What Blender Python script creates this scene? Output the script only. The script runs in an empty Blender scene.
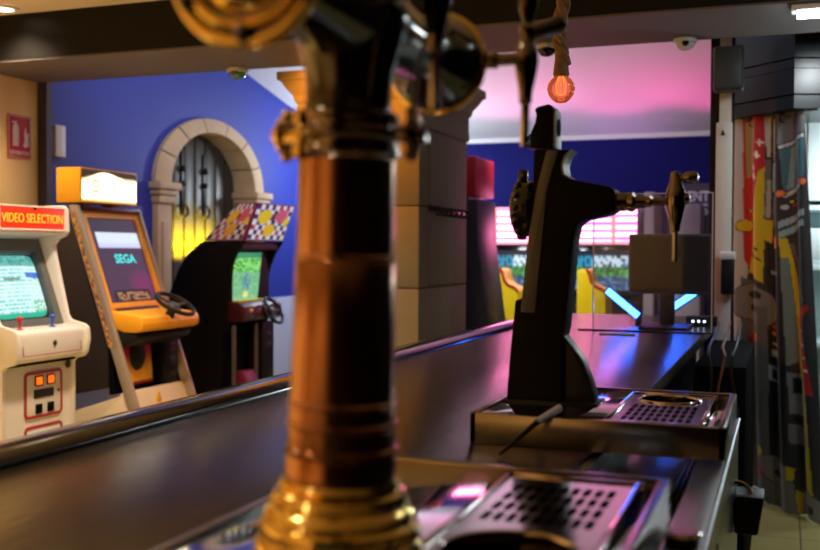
import bpy, bmesh, math, random
from math import sin, cos, pi, radians, sqrt, atan2
from mathutils import Vector, Matrix
random.seed(7)
S = bpy.context.scene
COL = S.collection

# ------------------------------------------------------------------ camera
def make_camera():
    yaw, p, r = .353736, -.022716, .0049225
    f = Vector((-sin(yaw)*cos(p), cos(yaw)*cos(p), sin(p)))
    rt = Vector((cos(yaw), sin(yaw), 0)); up = rt.cross(f)
    rt2 = cos(r)*rt + sin(r)*up; up2 = -sin(r)*rt + cos(r)*up
    cd = bpy.data.cameras.new('camera'); cam = bpy.data.objects.new('camera', cd); COL.objects.link(cam)
    m = Matrix((( rt2.x, up2.x, -f.x, 0), (rt2.y, up2.y, -f.y, 0), (rt2.z, up2.z, -f.z, 1.43), (0, 0, 0, 1)))
    cam.matrix_world = m
    cd.sensor_width = 36; cd.lens = 1009.77/820*36; cd.clip_start = .02
    cd.dof.use_dof = True; cd.dof.focus_distance = 2.9; cd.dof.aperture_fstop = 3.4
    S.camera = cam
make_camera()
# ------------------------------------------------------------------ world, exposure, room lights
w = bpy.data.worlds.new('world'); S.world = w; w.use_nodes = True
w.node_tree.nodes['Background'].inputs[0].default_value = (.05, .05, .07, 1)
w.node_tree.nodes['Background'].inputs[1].default_value = .12
S.view_settings.view_transform = 'Standard'; S.view_settings.look = 'None'
S.view_settings.exposure = 0; S.view_settings.gamma = 1; S.view_settings.use_curve_mapping = False

def spot(name, loc, target, power, color, angle=100, blend=.6, radius=.05):
    l = bpy.data.lights.new(name, 'SPOT'); l.energy = power; l.color = color
    l.spot_size = radians(angle); l.spot_blend = blend; l.shadow_soft_size = radius
    o = bpy.data.objects.new(name, l); COL.objects.link(o); o.location = loc
    o.rotation_euler = (Vector(target)-Vector(loc)).to_track_quat('-Z', 'Y').to_euler(); return o
def area(name, loc, target, power, color, sx, sy):
    l = bpy.data.lights.new(name, 'AREA'); l.energy = power; l.color = color; l.shape = 'RECTANGLE'; l.size = sx; l.size_y = sy
    o = bpy.data.objects.new(name, l); COL.objects.link(o); o.location = loc
    o.rotation_euler = (Vector(target)-Vector(loc)).to_track_quat('-Z', 'Y').to_euler(); return o
def point(name, loc, power, color, radius=.05):
    l = bpy.data.lights.new(name, 'POINT'); l.energy = power; l.color = color; l.shadow_soft_size = radius
    o = bpy.data.objects.new(name, l); COL.objects.link(o); o.location = loc; return o
WARM = (1, .77, .52)
# the first is a real downlight; the others are added warm spots without fixtures
DOWN = [(-4.03, 4.45), (-2.75, 3.95), (-1.9, 2.0), (-3.3, 1.5), (-3.7, -.1), (-1.6, .5), (-2.0, -1.1)]
POW = [90, 240, 12, 400, 190, 60, 130]
for (x, y), pw in zip(DOWN, POW):
    spot('downlight_and_fill', (x, y, 2.735), (x, y, 0), pw, WARM, 125, .8, .1)
spot('pillar_downlight_lamp', (-2.45, 4.95, 2.48), (-2.3, 5.34, 2.0), 95, (1, .3, .02), 155, .8, .05)
# area light added out of view, brightens the floor of the working side
area('work_side_fill', (.75, 3.3, 2.72), (.6, 4.0, 0), 16, (.85, .95, 1), .08, 1.2)
# cove light on the back of the beam: cold white at the left
area('cove_lamp_white', (-2.6, 5.42, 2.68), (-2.9, 8.0, 3.5), 34, (.86, .9, 1), 1.5, .12)
# wall washer behind the stone pillar
point('wall_washer_lamp', (-3.55, 8.75, 2.2), 62, (.78, .9, 1), .1)
# pink uplighters standing on top of the twin racing cabinet
for x_, p_, c_ in ((-.5, 19, (1, .07, .4)), (-1.4, 20, (1, .09, .43)), (-2.4, 22, (1, .3, .65))):
    spot('pink_uplight', (x_, 8.95, 1.9), (x_, 8.7, 2.9), p_, c_, 95, .7, .08)
spot('curtain_fill', (.52, 5.26, 2.485), (.05, 5.95, 1.6), 30, (.88, .96, 1), 100, .8, .05)  # spot added to brighten the curtain, no fixture there
spot('lavender_fill', (-1.5, 9.4, 1.9), (-1.5, 9.3, 2.6), 8, (.66, .26, .8), 140, .8, .08)  # added to tint the low end of the sloped ceiling
spot('games_fill', (-1.7, 6.7, 2.75), (-1.8, 8.3, .9), 130, (1, .9, .75), 70, .7, .08)  # added spot without a fixture, brightens the yellow seats
# yellow light added to stand in for a reflection on the dark door
yl = area('yellow_door_fill', (-4.40, 7.2, 1.28), (-4.605, 7.2, 1.5), 36, (1, .72, .01), .75, .06); yl.data.spread = radians(52)

# ------------------------------------------------------------------ materials
def mat(name, color, rough=.5, metal=0., var=.08, nscale=12., bump=0., emit=0., ecol=None, coat=0., spec=.5, trans=0.):
    m = bpy.data.materials.new(name); m.use_nodes = True; nt = m.node_tree; b = nt.nodes['Principled BSDF']
    b.inputs['Roughness'].default_value = rough; b.inputs['Metallic'].default_value = metal
    b.inputs['Specular IOR Level'].default_value = spec
    b.inputs['Coat Weight'].default_value = coat; b.inputs['Coat Roughness'].default_value = .08
    b.inputs['Transmission Weight'].default_value = trans
    tc = nt.nodes.new('ShaderNodeTexCoord'); nz = nt.nodes.new('ShaderNodeTexNoise'); nz.inputs['Scale'].default_value = nscale
    nz.inputs['Detail'].default_value = 4
    nt.links.new(tc.outputs['Object'], nz.inputs['Vector'])
    rp = nt.nodes.new('ShaderNodeValToRGB')
    rp.color_ramp.elements[0].color = tuple(c*(1-var) for c in color)+(1,)
    rp.color_ramp.elements[1].color = tuple(min(1, c*(1+var)) for c in color)+(1,)
    nt.links.new(nz.outputs['Fac'], rp.inputs['Fac']); nt.links.new(rp.outputs['Color'], b.inputs['Base Color'])
    if bump:
        bp = nt.nodes.new('ShaderNodeBump'); bp.inputs['Strength'].default_value = bump; bp.inputs['Distance'].default_value = .004
        nt.links.new(nz.outputs['Fac'], bp.inputs['Height']); nt.links.new(bp.outputs['Normal'], b.inputs['Normal'])
    if emit:
        b.inputs['Emission Color'].default_value = tuple(ecol or color)+(1,); b.inputs['Emission Strength'].default_value = emit
    return m
def attr_mat(name, rough=.5, emit=0., base=1.):
    """surface pattern held in the mesh (printed art, a picture on a screen)"""
    m = bpy.data.materials.new(name); m.use_nodes = True; nt = m.node_tree; b = nt.nodes['Principled BSDF']
    a = nt.nodes.new('ShaderNodeAttribute'); a.attribute_name = 'art'; b.inputs['Roughness'].default_value = rough
    if emit:
        nt.links.new(a.outputs['Color'], b.inputs['Emission Color']); b.inputs['Emission Strength'].default_value = emit
        b.inputs['Base Color'].default_value = (.02, .02, .02, 1)
    else:
        nt.links.new(a.outputs['Color'], b.inputs['Base Color'])
    return m
M = {}
M['cream_wall'] = mat('cream_wall', (.95, .64, .27), .75, var=.12, nscale=3, bump=.15)
M['blue_wall'] = mat('blue_wall', (.017, .034, .31), .6, var=.1, nscale=2, bump=.08)
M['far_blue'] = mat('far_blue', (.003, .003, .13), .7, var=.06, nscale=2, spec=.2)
M['white_ceiling'] = mat('white_ceiling', (.82, .8, .82), .7, var=.03, nscale=2)
M['front_ceiling'] = mat('front_ceiling', (.8, .68, .52), .7, var=.03)
M['beam_black'] = mat('beam_black', (.007, .006, .0055), .5, var=.1, spec=.2)
M['beam_grey'] = mat('beam_grey', (.13, .108, .097), .7, var=.06, nscale=4)
M['dark_trim'] = mat('dark_trim', (.035, .028, .045), .5)
M['wainscot'] = mat('wainscot', (.5, .55, .75), .6, var=.04)
M['stone'] = mat('stone', (.5, .36, .22), .75, var=.14, nscale=9, bump=.35)
M['pillar_stone'] = mat('pillar_stone', (.17, .15, .095), .75, var=.16, nscale=7, bump=.35)
M['steel'] = mat('steel', (.74, .72, .72), .07, 1, var=.05, nscale=40)
M['steel_satin'] = mat('steel_satin', (.5, .49, .5), .3, 1, var=.06, nscale=60)
M['steel_brushed'] = mat('steel_brushed', (.34, .32, .3), .22, 1, var=.08, nscale=30)
M['steel_grate'] = mat('steel_grate', (.78, .76, .76), .13, 1, var=.05, nscale=40)
M['chrome'] = mat('chrome', (.62, .56, .5), .1, 1, var=.02)
M['tap_metal'] = mat('tap_metal', (.24, .2, .17), .16, 1, var=.05)
M['edge_metal'] = mat('edge_metal', (.3, .32, .33), .4, 1)
M['brass'] = mat('brass', (.95, .67, .21), .16, 1, var=.08, nscale=30)
M['copper'] = mat('copper', (.42, .2, .11), .22, 1, var=.12, nscale=25)
M['enamel'] = mat('enamel', (.012, .008, .008), .12, 0, coat=1.)
M['black_metal'] = mat('black_metal', (.008, .008, .009), .38, 0, var=.15, spec=.3)
M['black_satin'] = mat('black_satin', (.009, .009, .009), .42, .0, var=.1, spec=.06)
M['bevel_sheen'] = mat('bevel_sheen', (.12, .125, .13), .45, .0)
M['black_plastic'] = mat('black_plastic', (.01, .01, .012), .45, var=.1, spec=.25)
M['black_gloss'] = mat('black_gloss', (.01, .01, .012), .15, coat=.6)
M['void'] = mat('void', (.004, .004, .005), .8, spec=.05)
M['grey_plastic'] = mat('grey_plastic', (.045, .048, .052), .45, spec=.3)
M['cab_white'] = mat('cab_white', (.85, .8, .77), .42, var=.03)
M['cab_cream'] = mat('cab_cream', (.72, .62, .45), .45, var=.04)
M['bezel'] = mat('bezel', (.12, .13, .135), .5, var=.04)
M['red'] = mat('red', (.55, .02, .02), .4)
M['red_line'] = mat('red_line', (.42, .03, .04), .5)
M['blue_stick'] = mat('blue_stick', (.03, .11, .55), .35)
M['orange'] = mat('orange', (.92, .43, .015), .42, var=.05)
M['dark_red'] = mat('dark_red', (.06, .008, .014), .35)
M['cab_dark'] = mat('cab_dark', (.016, .012, .016), .5)
M['strip_grey'] = mat('strip_grey', (.34, .27, .22), .45)
M['magenta'] = mat('magenta', (.2, .012, .05), .4)
M['yellow'] = mat('yellow', (.9, .7, .01), .4, var=.04)
M['rope'] = mat('rope', (.23, .14, .07), .9, var=.35, nscale=80, bump=.6)
M['white_plastic'] = mat('white_plastic', (.72, .72, .7), .4)
M['post_white'] = mat('post_white', (.55, .53, .5), .5)
M['pale_grey'] = mat('pale_grey', (.42, .42, .5), .5)
M['speaker'] = mat('speaker', (.035, .04, .042), .5)
M['shelf_white'] = mat('shelf_white', (.72, .84, .86), .5, var=.03)
M['paper'] = mat('paper', (.7, .72, .78), .7)
M['lamp_lit'] = mat('lamp_lit', (.9, .95, 1), emit=30, ecol=(.86, .96, 1))
M['down_lit'] = mat('down_lit', (1, .9, .7), emit=6, ecol=(1, .86, .6))
M['led_blue'] = mat('led_blue', (.1, .3, 1), emit=22, ecol=(.025, .14, 1))
M['led_white'] = mat('led_white', (1, 1, 1), emit=5, ecol=(.8, .95, 1))
M['coin_lit'] = mat('coin_lit', (1, .25, .02), emit=2.2, ecol=(1, .08, .003))
M['filament'] = mat('filament', (1, .4, .1), emit=1.6, ecol=(1, .42, .14))
M['sign_red'] = mat('sign_red', (.5, .012, .03), .5)
M['sign_white'] = mat('sign_white', (.75, .7, .6), .6)
M['letter_amber'] = mat('letter_amber', (1, .5, .05), emit=1.25, ecol=(1, .3, .01))
M['letter_cyan'] = mat('letter_cyan', (.1, .7, .8), emit=.75, ecol=(.05, .8, .85))
M['letter_grey'] = mat('letter_grey', (.85, .8, .9), .6)
M['grass_sign'] = mat('warning_yellow', (.75, .42, .02), .5)
M['art'] = attr_mat('printed_art', .45)
M['cloth_art'] = attr_mat('printed_cloth', .6)
M['screen_art'] = attr_mat('screen_picture', .15, 1.)
M['lit_art'] = attr_mat('backlit_art', .3, 1.)
def glass_mat(name, tint, refl_rough=.02, fres=1.2, haze=0., hcol=(.7, .7, .8)):
    m = bpy.data.materials.new(name); m.use_nodes = True; nt = m.node_tree; nt.nodes.clear()
    o = nt.nodes.new('ShaderNodeOutputMaterial'); t = nt.nodes.new('ShaderNodeBsdfTransparent'); g = nt.nodes.new('ShaderNodeBsdfGlossy')
    t.inputs[0].default_value = tint+(1,); g.inputs['Roughness'].default_value = refl_rough
    fr = nt.nodes.new('ShaderNodeFresnel'); fr.inputs[0].default_value = fres
    mx = nt.nodes.new('ShaderNodeMixShader'); nt.links.new(fr.outputs[0], mx.inputs[0]); nt.links.new(t.outputs[0], mx.inputs[1]); nt.links.new(g.outputs[0], mx.inputs[2])
    last = mx
    if haze:
        d = nt.nodes.new('ShaderNodeBsdfDiffuse'); d.inputs[0].default_value = hcol+(1,)
        m2 = nt.nodes.new('ShaderNodeMixShader'); m2.inputs[0].default_value = haze
        nt.links.new(mx.outputs[0], m2.inputs[1]); nt.links.new(d.outputs[0], m2.inputs[2]); last = m2
    nt.links.new(last.outputs[0], o.inputs[0]); return m
M['acrylic'] = glass_mat('acrylic', (.9, .9, .95), .03, 1.45, .02)
M['acrylic_edge'] = mat('acrylic_edge', (.6, .55, .7), .2, emit=0)
M['bulb_glass'] = glass_mat('bulb_glass', (1, .62, .45), .02, 1.45, .22, (.95, .5, .35))
M['vitrine'] = glass_mat('vitrine', (.95, .97, 1), .03, 1.3)
# bar top: dark slate tiles with worn patches and thin seams
def slate():
    m = bpy.data.materials.new('slate'); m.use_nodes = True; nt = m.node_tree; b = nt.nodes['Principled BSDF']
    tc = nt.nodes.new('ShaderNodeTexCoord'); n1 = nt.nodes.new('ShaderNodeTexNoise'); n1.inputs['Scale'].default_value = 5; n1.inputs['Detail'].default_value = 8
    n2 = nt.nodes.new('ShaderNodeTexNoise'); n2.inputs['Scale'].default_value = 38; n2.inputs['Detail'].default_value = 6
    mp = nt.nodes.new('ShaderNodeMapping'); mp.inputs['Scale'].default_value = (1, .45, 1)
    nt.links.new(tc.outputs['Object'], mp.inputs[0]); nt.links.new(mp.outputs[0], n1.inputs['Vector']); nt.links.new(mp.outputs[0], n2.inputs['Vector'])
    r = nt.nodes.new('ShaderNodeValToRGB'); r.color_ramp.elements[0].color = (.013, .008, .005, 1); r.color_ramp.elements[1].color = (.046, .03, .019, 1)
    r.color_ramp.elements[0].position = .3; r.color_ramp.elements[1].position = .72
    nt.links.new(n1.outputs['Fac'], r.inputs['Fac'])
    br = nt.nodes.new('ShaderNodeTexBrick'); br.inputs['Scale'].default_value = 1.0; br.inputs['Mortar Size'].default_value = .004
    br.inputs['Brick Width'].default_value = 2.; br.inputs['Row Height'].default_value = .6; br.offset = .5
    br.inputs['Color1'].default_value = (1, 1, 1, 1); br.inputs['Color2'].default_value = (.85, .85, .85, 1); br.inputs['Mortar'].default_value = (.25, .25, .25, 1)
    nt.links.new(tc.outputs['Object'], br.inputs['Vector'])
    mx = nt.nodes.new('ShaderNodeMix'); mx.data_type = 'RGBA'; mx.blend_type = 'MULTIPLY'; mx.inputs[0].default_value = 1
    nt.links.new(r.outputs[0], mx.inputs[6]); nt.links.new(br.outputs[0], mx.inputs[7]); nt.links.new(mx.outputs[2], b.inputs['Base Color'])
    rr = nt.nodes.new('ShaderNodeMapRange'); rr.inputs[3].default_value = .17; rr.inputs[4].default_value = .32
    nt.links.new(n1.outputs['Fac'], rr.inputs[0]); nt.links.new(rr.outputs[0], b.inputs['Roughness']); b.inputs['Specular IOR Level'].default_value = .36
    bp = nt.nodes.new('ShaderNodeBump'); bp.inputs['Strength'].default_value = .2; bp.inputs['Distance'].default_value = .004
    nt.links.new(n2.outputs['Fac'], bp.inputs['Height']); nt.links.new(bp.outputs[0], b.inputs['Normal'])
    return m
M['slate'] = slate(); M['canopy_black'] = mat('canopy_black', (.02, .026, .028), .3, spec=.35)
def tiles():
    m = bpy.data.materials.new('floor_tiles'); m.use_nodes = True; nt = m.node_tree; b = nt.nodes['Principled BSDF']
    tc = nt.nodes.new('ShaderNodeTexCoord'); br = nt.nodes.new('ShaderNodeTexBrick'); br.offset = 0
    br.inputs['Scale'].default_value = 1; br.inputs['Brick Width'].default_value = .45; br.inputs['Row Height'].default_value = .45; br.inputs['Mortar Size'].default_value = .004
    br.inputs['Color1'].default_value = (.5, .43, .16, 1); br.inputs['Color2'].default_value = (.46, .4, .15, 1); br.inputs['Mortar'].default_value = (.1, .08, .06, 1)
    nt.links.new(tc.outputs['Object'], br.inputs['Vector']); nt.links.new(br.outputs[0], b.inputs['Base Color']); b.inputs['Roughness'].default_value = .3
    return m
M['tiles'] = tiles()

# ------------------------------------------------------------------ mesh tools
class B:
    def __init__(s): s.bm = bmesh.new()
    def _quads(s, rings, closed_ring=True, cap=True):
        bm = s.bm; vs = [[bm.verts.new(p) for p in r] for r in rings]
        n = len(vs[0])
        for i in range(len(vs)-1):
            for j in range(n if closed_ring else n-1):
                k = (j+1) % n
                try: bm.faces.new((vs[i][j], vs[i][k], vs[i+1][k], vs[i+1][j]))
                except ValueError: pass
        if cap and closed_ring:
            for r in (vs[0][::-1], vs[-1]):
                try: bm.faces.new(r)
                except ValueError: pass
        return vs
    def box(s, x0, x1, y0, y1, z0, z1, bev=0., seg=2):
        bm = s.bm; vs = [bm.verts.new(p) for p in ((x0,y0,z0),(x1,y0,z0),(x1,y1,z0),(x0,y1,z0),(x0,y0,z1),(x1,y0,z1),(x1,y1,z1),(x0,y1,z1))]
        fs = [bm.faces.new([vs[i] for i in f]) for f in ((3,2,1,0),(4,5,6,7),(0,1,5,4),(1,2,6,5),(2,3,7,6),(3,0,4,7))]
        if bev:
            es = list({e for f in fs for e in f.edges}); bmesh.ops.bevel(bm, geom=es, offset=bev, segments=seg, affect='EDGES', profile=.5)
        return s
    def cyl(s, p0, p1, r0, r1=None, n=20, cap=True):
        return s.lathe(p0, Vector(p1)-Vector(p0), [(r0, 0), (r0 if r1 is None else r1, (Vector(p1)-Vector(p0)).length)], n, cap)
    def lathe(s, o, ax, prof, n=28, cap=True):
        o = Vector(o); ax = Vector(ax).normalized(); u = ax.orthogonal().normalized(); v = ax.cross(u)
        s._quads([[o+ax*h+(u*cos(2*pi*k/n)+v*sin(2*pi*k/n))*max(r, 1e-4) for k in range(n)] for r, h in prof], True, cap); return s
    def tube(s, pts, r, n=10, cap=True):
        pts = [Vector(p) for p in pts]; rings = []
        t = (pts[1]-pts[0]).normalized(); u = t.orthogonal().normalized()
        for i, p in enumerate(pts):
            a = pts[max(i-1, 0)]; b = pts[min(i+1, len(pts)-1)]; t = (b-a).normalized()
            u = (u-t*u.dot(t)).normalized(); v = t.cross(u); rr = r(i/(len(pts)-1)) if callable(r) else r
            rings.append([p+(u*cos(2*pi*k/n)+v*sin(2*pi*k/n))*rr for k in range(n)])
        s._quads(rings, True, cap); return s
    def torus(s, c, ax, R, r, n=40, m=10, a0=0., a1=2*pi):
        c = Vector(c); ax = Vector(ax).normalized(); u = ax.orthogonal().normalized(); v = ax.cross(u); rings = []
        full = abs(a1-a0-2*pi) < 1e-6
        for i in range(n+1):
            a = a0+(a1-a0)*i/n; d = u*cos(a)+v*sin(a)
            rings.append([c+d*(R+r*cos(2*pi*k/m))+ax*r*sin(2*pi*k/m) for k in range(m)])
        s._quads(rings, True, not full)
        if full: bmesh.ops.remove_doubles(s.bm, verts=s.bm.verts, dist=1e-6)
        return s
    def ball(s, c, r, sx=1, sy=1, sz=1, n=20):
        bmesh.ops.create_uvsphere(s.bm, u_segments=n, v_segments=n//2+2, radius=1, matrix=Matrix.Translation(c) @ Matrix.Diagonal((r*sx, r*sy, r*sz, 1))); return s
    def prism(s, poly, axis, a, b, bev=0., seg=2, angle=25):
        """poly in XZ (axis 'y'), XY (axis 'z') or YZ (axis 'x'), extruded from a to b"""
        bm = s.bm
        f = {'y': lambda p, t: (p[0], t, p[1]), 'z': lambda p, t: (p[0], p[1], t), 'x': lambda p, t: (t, p[0], p[1])}[axis]
        r0 = [bm.verts.new(f(p, a)) for p in poly]; r1 = [bm.verts.new(f(p, b)) for p in poly]; n = len(poly); fs = []
        for j in range(n): fs.append(bm.faces.new((r0[j], r0[(j+1) % n], r1[(j+1) % n], r1[j])))
        fs += [bm.faces.new(r0[::-1]), bm.faces.new(r1)]
        bmesh.ops.recalc_face_normals(bm, faces=fs)
        if bev:
            es = [e for e in {e for q in fs for e in q.edges} if e.calc_face_angle(0) > radians(angle)]
            bmesh.ops.bevel(bm, geom=es, offset=bev, segments=seg, affect='EDGES', profile=.5, clamp_overlap=True)
        return s
    def quad(s, *ps):
        s.bm.faces.new([s.bm.verts.new(p) for p in ps]); return s
    def ring_rect(s, plane_pt, u, v, w, h, rad, width, depth, n=6):
        """rounded rectangular outline bead lying on a plane (centre, unit axes u, v)"""
        c = Vector(plane_pt); u = Vector(u); v = Vector(v); nrm = u.cross(v).normalized()
        def outline(w, h, rad):
            P = []
            for cx, cy, a in ((w/2-rad, h/2-rad, 0), (-w/2+rad, h/2-rad, pi/2), (-w/2+rad, -h/2+rad, pi), (w/2-rad, -h/2+rad, 3*pi/2)):
                for i in range(n+1): t = a+pi/2*i/n; P.append((cx+rad*cos(t), cy+rad*sin(t)))
            return P
        o = outline(w, h, rad); i_ = outline(w-2*width, h-2*width, max(rad-width, .001)); k = len(o)
        to = lambda p, d: c+u*p[0]+v*p[1]+nrm*d
        R = [[to(p, 0) for p in o], [to(p, depth) for p in o], [to(p, depth) for p in i_], [to(p, 0) for p in i_]]
        s._quads(R, True, False); return s
ORG = {}
def link(name, bm, m, parent=None, smooth=35, recalc=True):
    if isinstance(bm, B): bm = bm.bm
    if recalc: bmesh.ops.recalc_face_normals(bm, faces=bm.faces)
    for f in bm.faces: f.smooth = True
    for e in bm.edges:
        if len(e.link_faces) == 2 and e.calc_face_angle(0) > radians(smooth): e.smooth = False
    if parent is not None: org = ORG[parent.name]
    else:
        xs = [v.co for v in bm.verts]
        org = Vector(((min(p.x for p in xs)+max(p.x for p in xs))/2, (min(p.y for p in xs)+max(p.y for p in xs))/2, min(p.z for p in xs)))
    bmesh.ops.translate(bm, verts=bm.verts, vec=-org)
    me = bpy.data.meshes.new(name); bm.to_mesh(me); bm.free(); me.materials.append(M[m] if isinstance(m, str) else m)
    o = bpy.data.objects.new(name, me); COL.objects.link(o); ORG[o.name] = org
    if parent is not None: o.parent = parent
    else: o.location = org
    return o
def tag(o, label, cat, group=None):
    o['label'] = label; o['category'] = cat
    if group: o['group'] = group
    return o
def thing(name, label, cat, loc, group=None):
    o = bpy.data.objects.new(name, None); COL.objects.link(o); o.location = loc; o.empty_display_size = .1
    ORG[o.name] = Vector(loc); return tag(o, label, cat, group)
def struct(name, bm, m, smooth=35):
    o = link(name, bm, m, None, smooth); o['kind'] = 'structure'; return o
def art(name, P00, P10, P01, P11, nu, nv, func, m, parent=None, bulge=0., wave=None):
    """grid whose vertices carry the colour func(u, v) of a printed or displayed picture; v runs downwards from P0x to P1x"""
    bm = bmesh.new(); a, b, c, d = map(Vector, (P00, P10, P01, P11)); vs = []; cols = []
    nrm = (b-a).cross(a-c).normalized()
    for j in range(nv+1):
        v = j/nv
        for i in range(nu+1):
            u = i/nu; p = (a*(1-u)+b*u)*(1-v)+(c*(1-u)+d*u)*v
            if bulge: p = p+nrm*bulge*(1-(2*u-1)**2)*(1-(2*v-1)**2)
            if wave: p = wave(u, v)
            vs.append(bm.verts.new(p)); cols.append(func(u, v))
    for j in range(nv):
        for i in range(nu):
            k = j*(nu+1)+i; bm.faces.new((vs[k], vs[k+nu+1], vs[k+nu+2], vs[k+1]))
    o = link(name, bm, m, parent, 60, recalc=False)
    at = o.data.color_attributes.new('art', 'FLOAT_COLOR', 'POINT')
    for i, cc in enumerate(cols): at.data[i].color = (cc[0], cc[1], cc[2], 1)
    return o
def text_bm(txt, size, origin, u, v, depth=.002, align='LEFT', bold=0., sx=1.):
    cu = bpy.data.curves.new('lettering', 'FONT'); cu.body = txt; cu.size = size; cu.extrude = depth; cu.align_x = align; cu.offset = bold
    cu.resolution_u = 3
    o = bpy.data.objects.new('lettering', cu); COL.objects.link(o)
    dg = bpy.context.evaluated_depsgraph_get(); me = bpy.data.meshes.new_from_object(o.evaluated_get(dg))
    bm = bmesh.new(); bm.from_mesh(me); bpy.data.objects.remove(o); bpy.data.meshes.remove(me); bpy.data.curves.remove(cu)
    u = Vector(u).normalized(); v = Vector(v).normalized(); n = u.cross(v); org = Vector(origin)
    for q in bm.verts: q.co = org+u*q.co.x*sx+v*q.co.y+n*q.co.z
    return bm
def hsh(a, b, s=0):
    x = sin(a*12.9898+b*78.233+s*37.719)*43758.5453; return x-math.floor(x)
def lerp(a, b, t): return tuple(a[i]+(b[i]-a[i])*t for i in range(3))
def in_poly(x, y, P):
    c = False; j = len(P)-1
    for i in range(len(P)):
        if (P[i][1] > y) != (P[j][1] > y) and x < (P[j][0]-P[i][0])*(y-P[i][1])/(P[j][1]-P[i][1])+P[i][0]: c = not c
        j = i
    return c

# ================================================================== THE SETTING
def slope_z(y): return 3.0-.21*(y-7.84)
WX = -4.45
struct('floor', B().box(-4.7, 2.2, -2.0, 10.1, -.06, 0), 'tiles')
struct('ceiling', B().box(-4.7, 2.2, -2.0, 4.6, 2.76, 2.82), 'front_ceiling')
b = B(); b.prism([(4.9, slope_z(4.9)), (10.0, slope_z(10.0)), (10.0, slope_z(10.0)+.05), (4.9, slope_z(4.9)+.05)], 'x', -4.7, 2.2)
struct('ceiling_sloped', b, 'white_ceiling')
b = B().box(-4.47-.1, 2.2, 4.6, 5.25, 2.506, 3.0); b.box(-4.57, 2.2, 4.85, 4.95, 2.99, 3.62)
struct('beam', b, 'beam_black')
struct('trim_1', B().box(-4.57, 2.2, 4.604, 5.252, 2.496, 2.508), 'beam_grey')
struct('wall_left', B().box(-4.6, -4.47, -2.0, 5.25, 0, 2.76), 'cream_wall')
struct('trim_2', B().box(-4.47, -4.40, 5.235, 5.29, 0, 2.5), 'dark_trim')
struct('wall_behind', B().box(-4.7, -1.05, -2.1, -2.0, 0, 2.82), 'cream_wall')
struct('wall_behind_bar', B().box(-1.05, 2.2, -2.1, -2.0, 0, 2.82), 'void')  # unseen half, blackened so that the tower reflects dark on its right
struct('wall_right', B().box(2.2, 2.3, -2.0, 10.1, 0, 3.7), 'void')
struct('wall_far', B().box(-4.6, 2.2, 9.9, 10.0, 0, slope_z(9.9)+.02), 'far_blue')
struct('trim_3', B().box(-4.45, 2.2, 9.86, 9.9, 2.535, 2.585), 'white_ceiling')
# blue wall with an arched opening
AC, AZ = 7.285, 1.95       # arch centre along the wall, spring height
OW, OH, IW, IH = .86, .585, .645, .45
def ell(a, wv, h): return (AC-wv*cos(a), AZ+h*sin(a))
NA = 28
b = B(); bm = b.bm
Y0, Y1 = 5.25, 9.9; mw, mh = IW+.06, IH+.06
b.quad((WX, Y0, 0), (WX, AC-mw, 0), (WX, AC-mw, AZ), (WX, Y0, AZ)); b.quad((WX, AC+mw, 0), (WX, Y1, 0), (WX, Y1, AZ), (WX, AC+mw, AZ))
b.quad((WX, Y0, AZ), (WX, AC-mw, AZ), (WX, AC-mw, slope_z(AC-mw)), (WX, Y0, slope_z(Y0))); b.quad((WX, AC+mw, AZ), (WX, Y1, AZ), (WX, Y1, slope_z(Y1)), (WX, AC+mw, slope_z(AC+mw)))
for i in range(NA):
    p, q = ell(pi*i/NA, mw, mh), ell(pi*(i+1)/NA, mw, mh)
    b.quad((WX, p[0], p[1]), (WX, q[0], q[1]), (WX, q[0], slope_z(q[0])), (WX, p[0], slope_z(p[0])))
bmesh.ops.remove_doubles(bm, verts=bm.verts, dist=1e-5)
ret = bmesh.ops.extrude_face_region(bm, geom=bm.faces[:]); bmesh.ops.translate(bm, verts=[g for g in ret['geom'] if isinstance(g, bmesh.types.BMVert)], vec=(-.22, 0, 0))
struct('wall_left_blue', b, 'blue_wall')
b = B(); b.box(WX, WX+.012, 5.3, AC-OW-.02, 0, 1.0); b.box(WX, WX+.012, AC+OW+.02, 9.86, 0, 1.0)
struct('baseboard_left', b, 'wainscot')
# stone surround: voussoirs, two piers, two capitals
def voussoir(i0, i1):
    b = B(); fx, bx = WX+.055, WX-.16
    A = [pi*(i0+(i1-i0)*k/4) for k in range(5)]
    rings = []
    for a in A:
        o = ell(a, OW-.02, OH-.02); i_ = ell(a, IW, IH); o2 = ell(a, OW-.06, OH-.06)
        rings.append([(fx-.02, o[0], o[1]), (fx, o2[0], o2[1]), (fx, i_[0]*.96+o2[0]*.04, i_[1]*.96+o2[1]*.04), (fx-.012, i_[0], i_[1]), (bx, i_[0], i_[1]), (bx, o[0], o[1])])
    b._quads(rings, True, True); return b
arch = bpy.data.objects.new('trim_4', None); COL.objects.link(arch); arch.location = (WX, AC, 0); ORG['trim_4'] = Vector((WX, AC, 0)); arch['kind'] = 'structure'
for k in range(7): link('arch_stone', voussoir(k/7+.0035, (k+1)/7-.0035), 'stone', arch)
for s in (-1, 1):
    ya, yb = sorted((AC+s*IW, AC+s*(OW-.03)))
    p = B().box(WX-.16, WX+.05, ya, yb, 0, AZ-.16, .008); p.box(WX+.04, WX+.062, ya+.05, yb-.05, .2, AZ-.3, .008); link('pier', p, 'stone', arch)
    c = B().box(WX-.16, WX+.075, ya-.015, yb+.015, AZ-.16, AZ-.1, .01); c.box(WX-.16, WX+.09, ya-.03, yb+.03, AZ-.1, AZ-.055, .012); c.box(WX-.16, WX+.11, ya-.05, yb+.05, AZ-.055, AZ, .008)
    link('capital', c, 'stone', arch)
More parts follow.
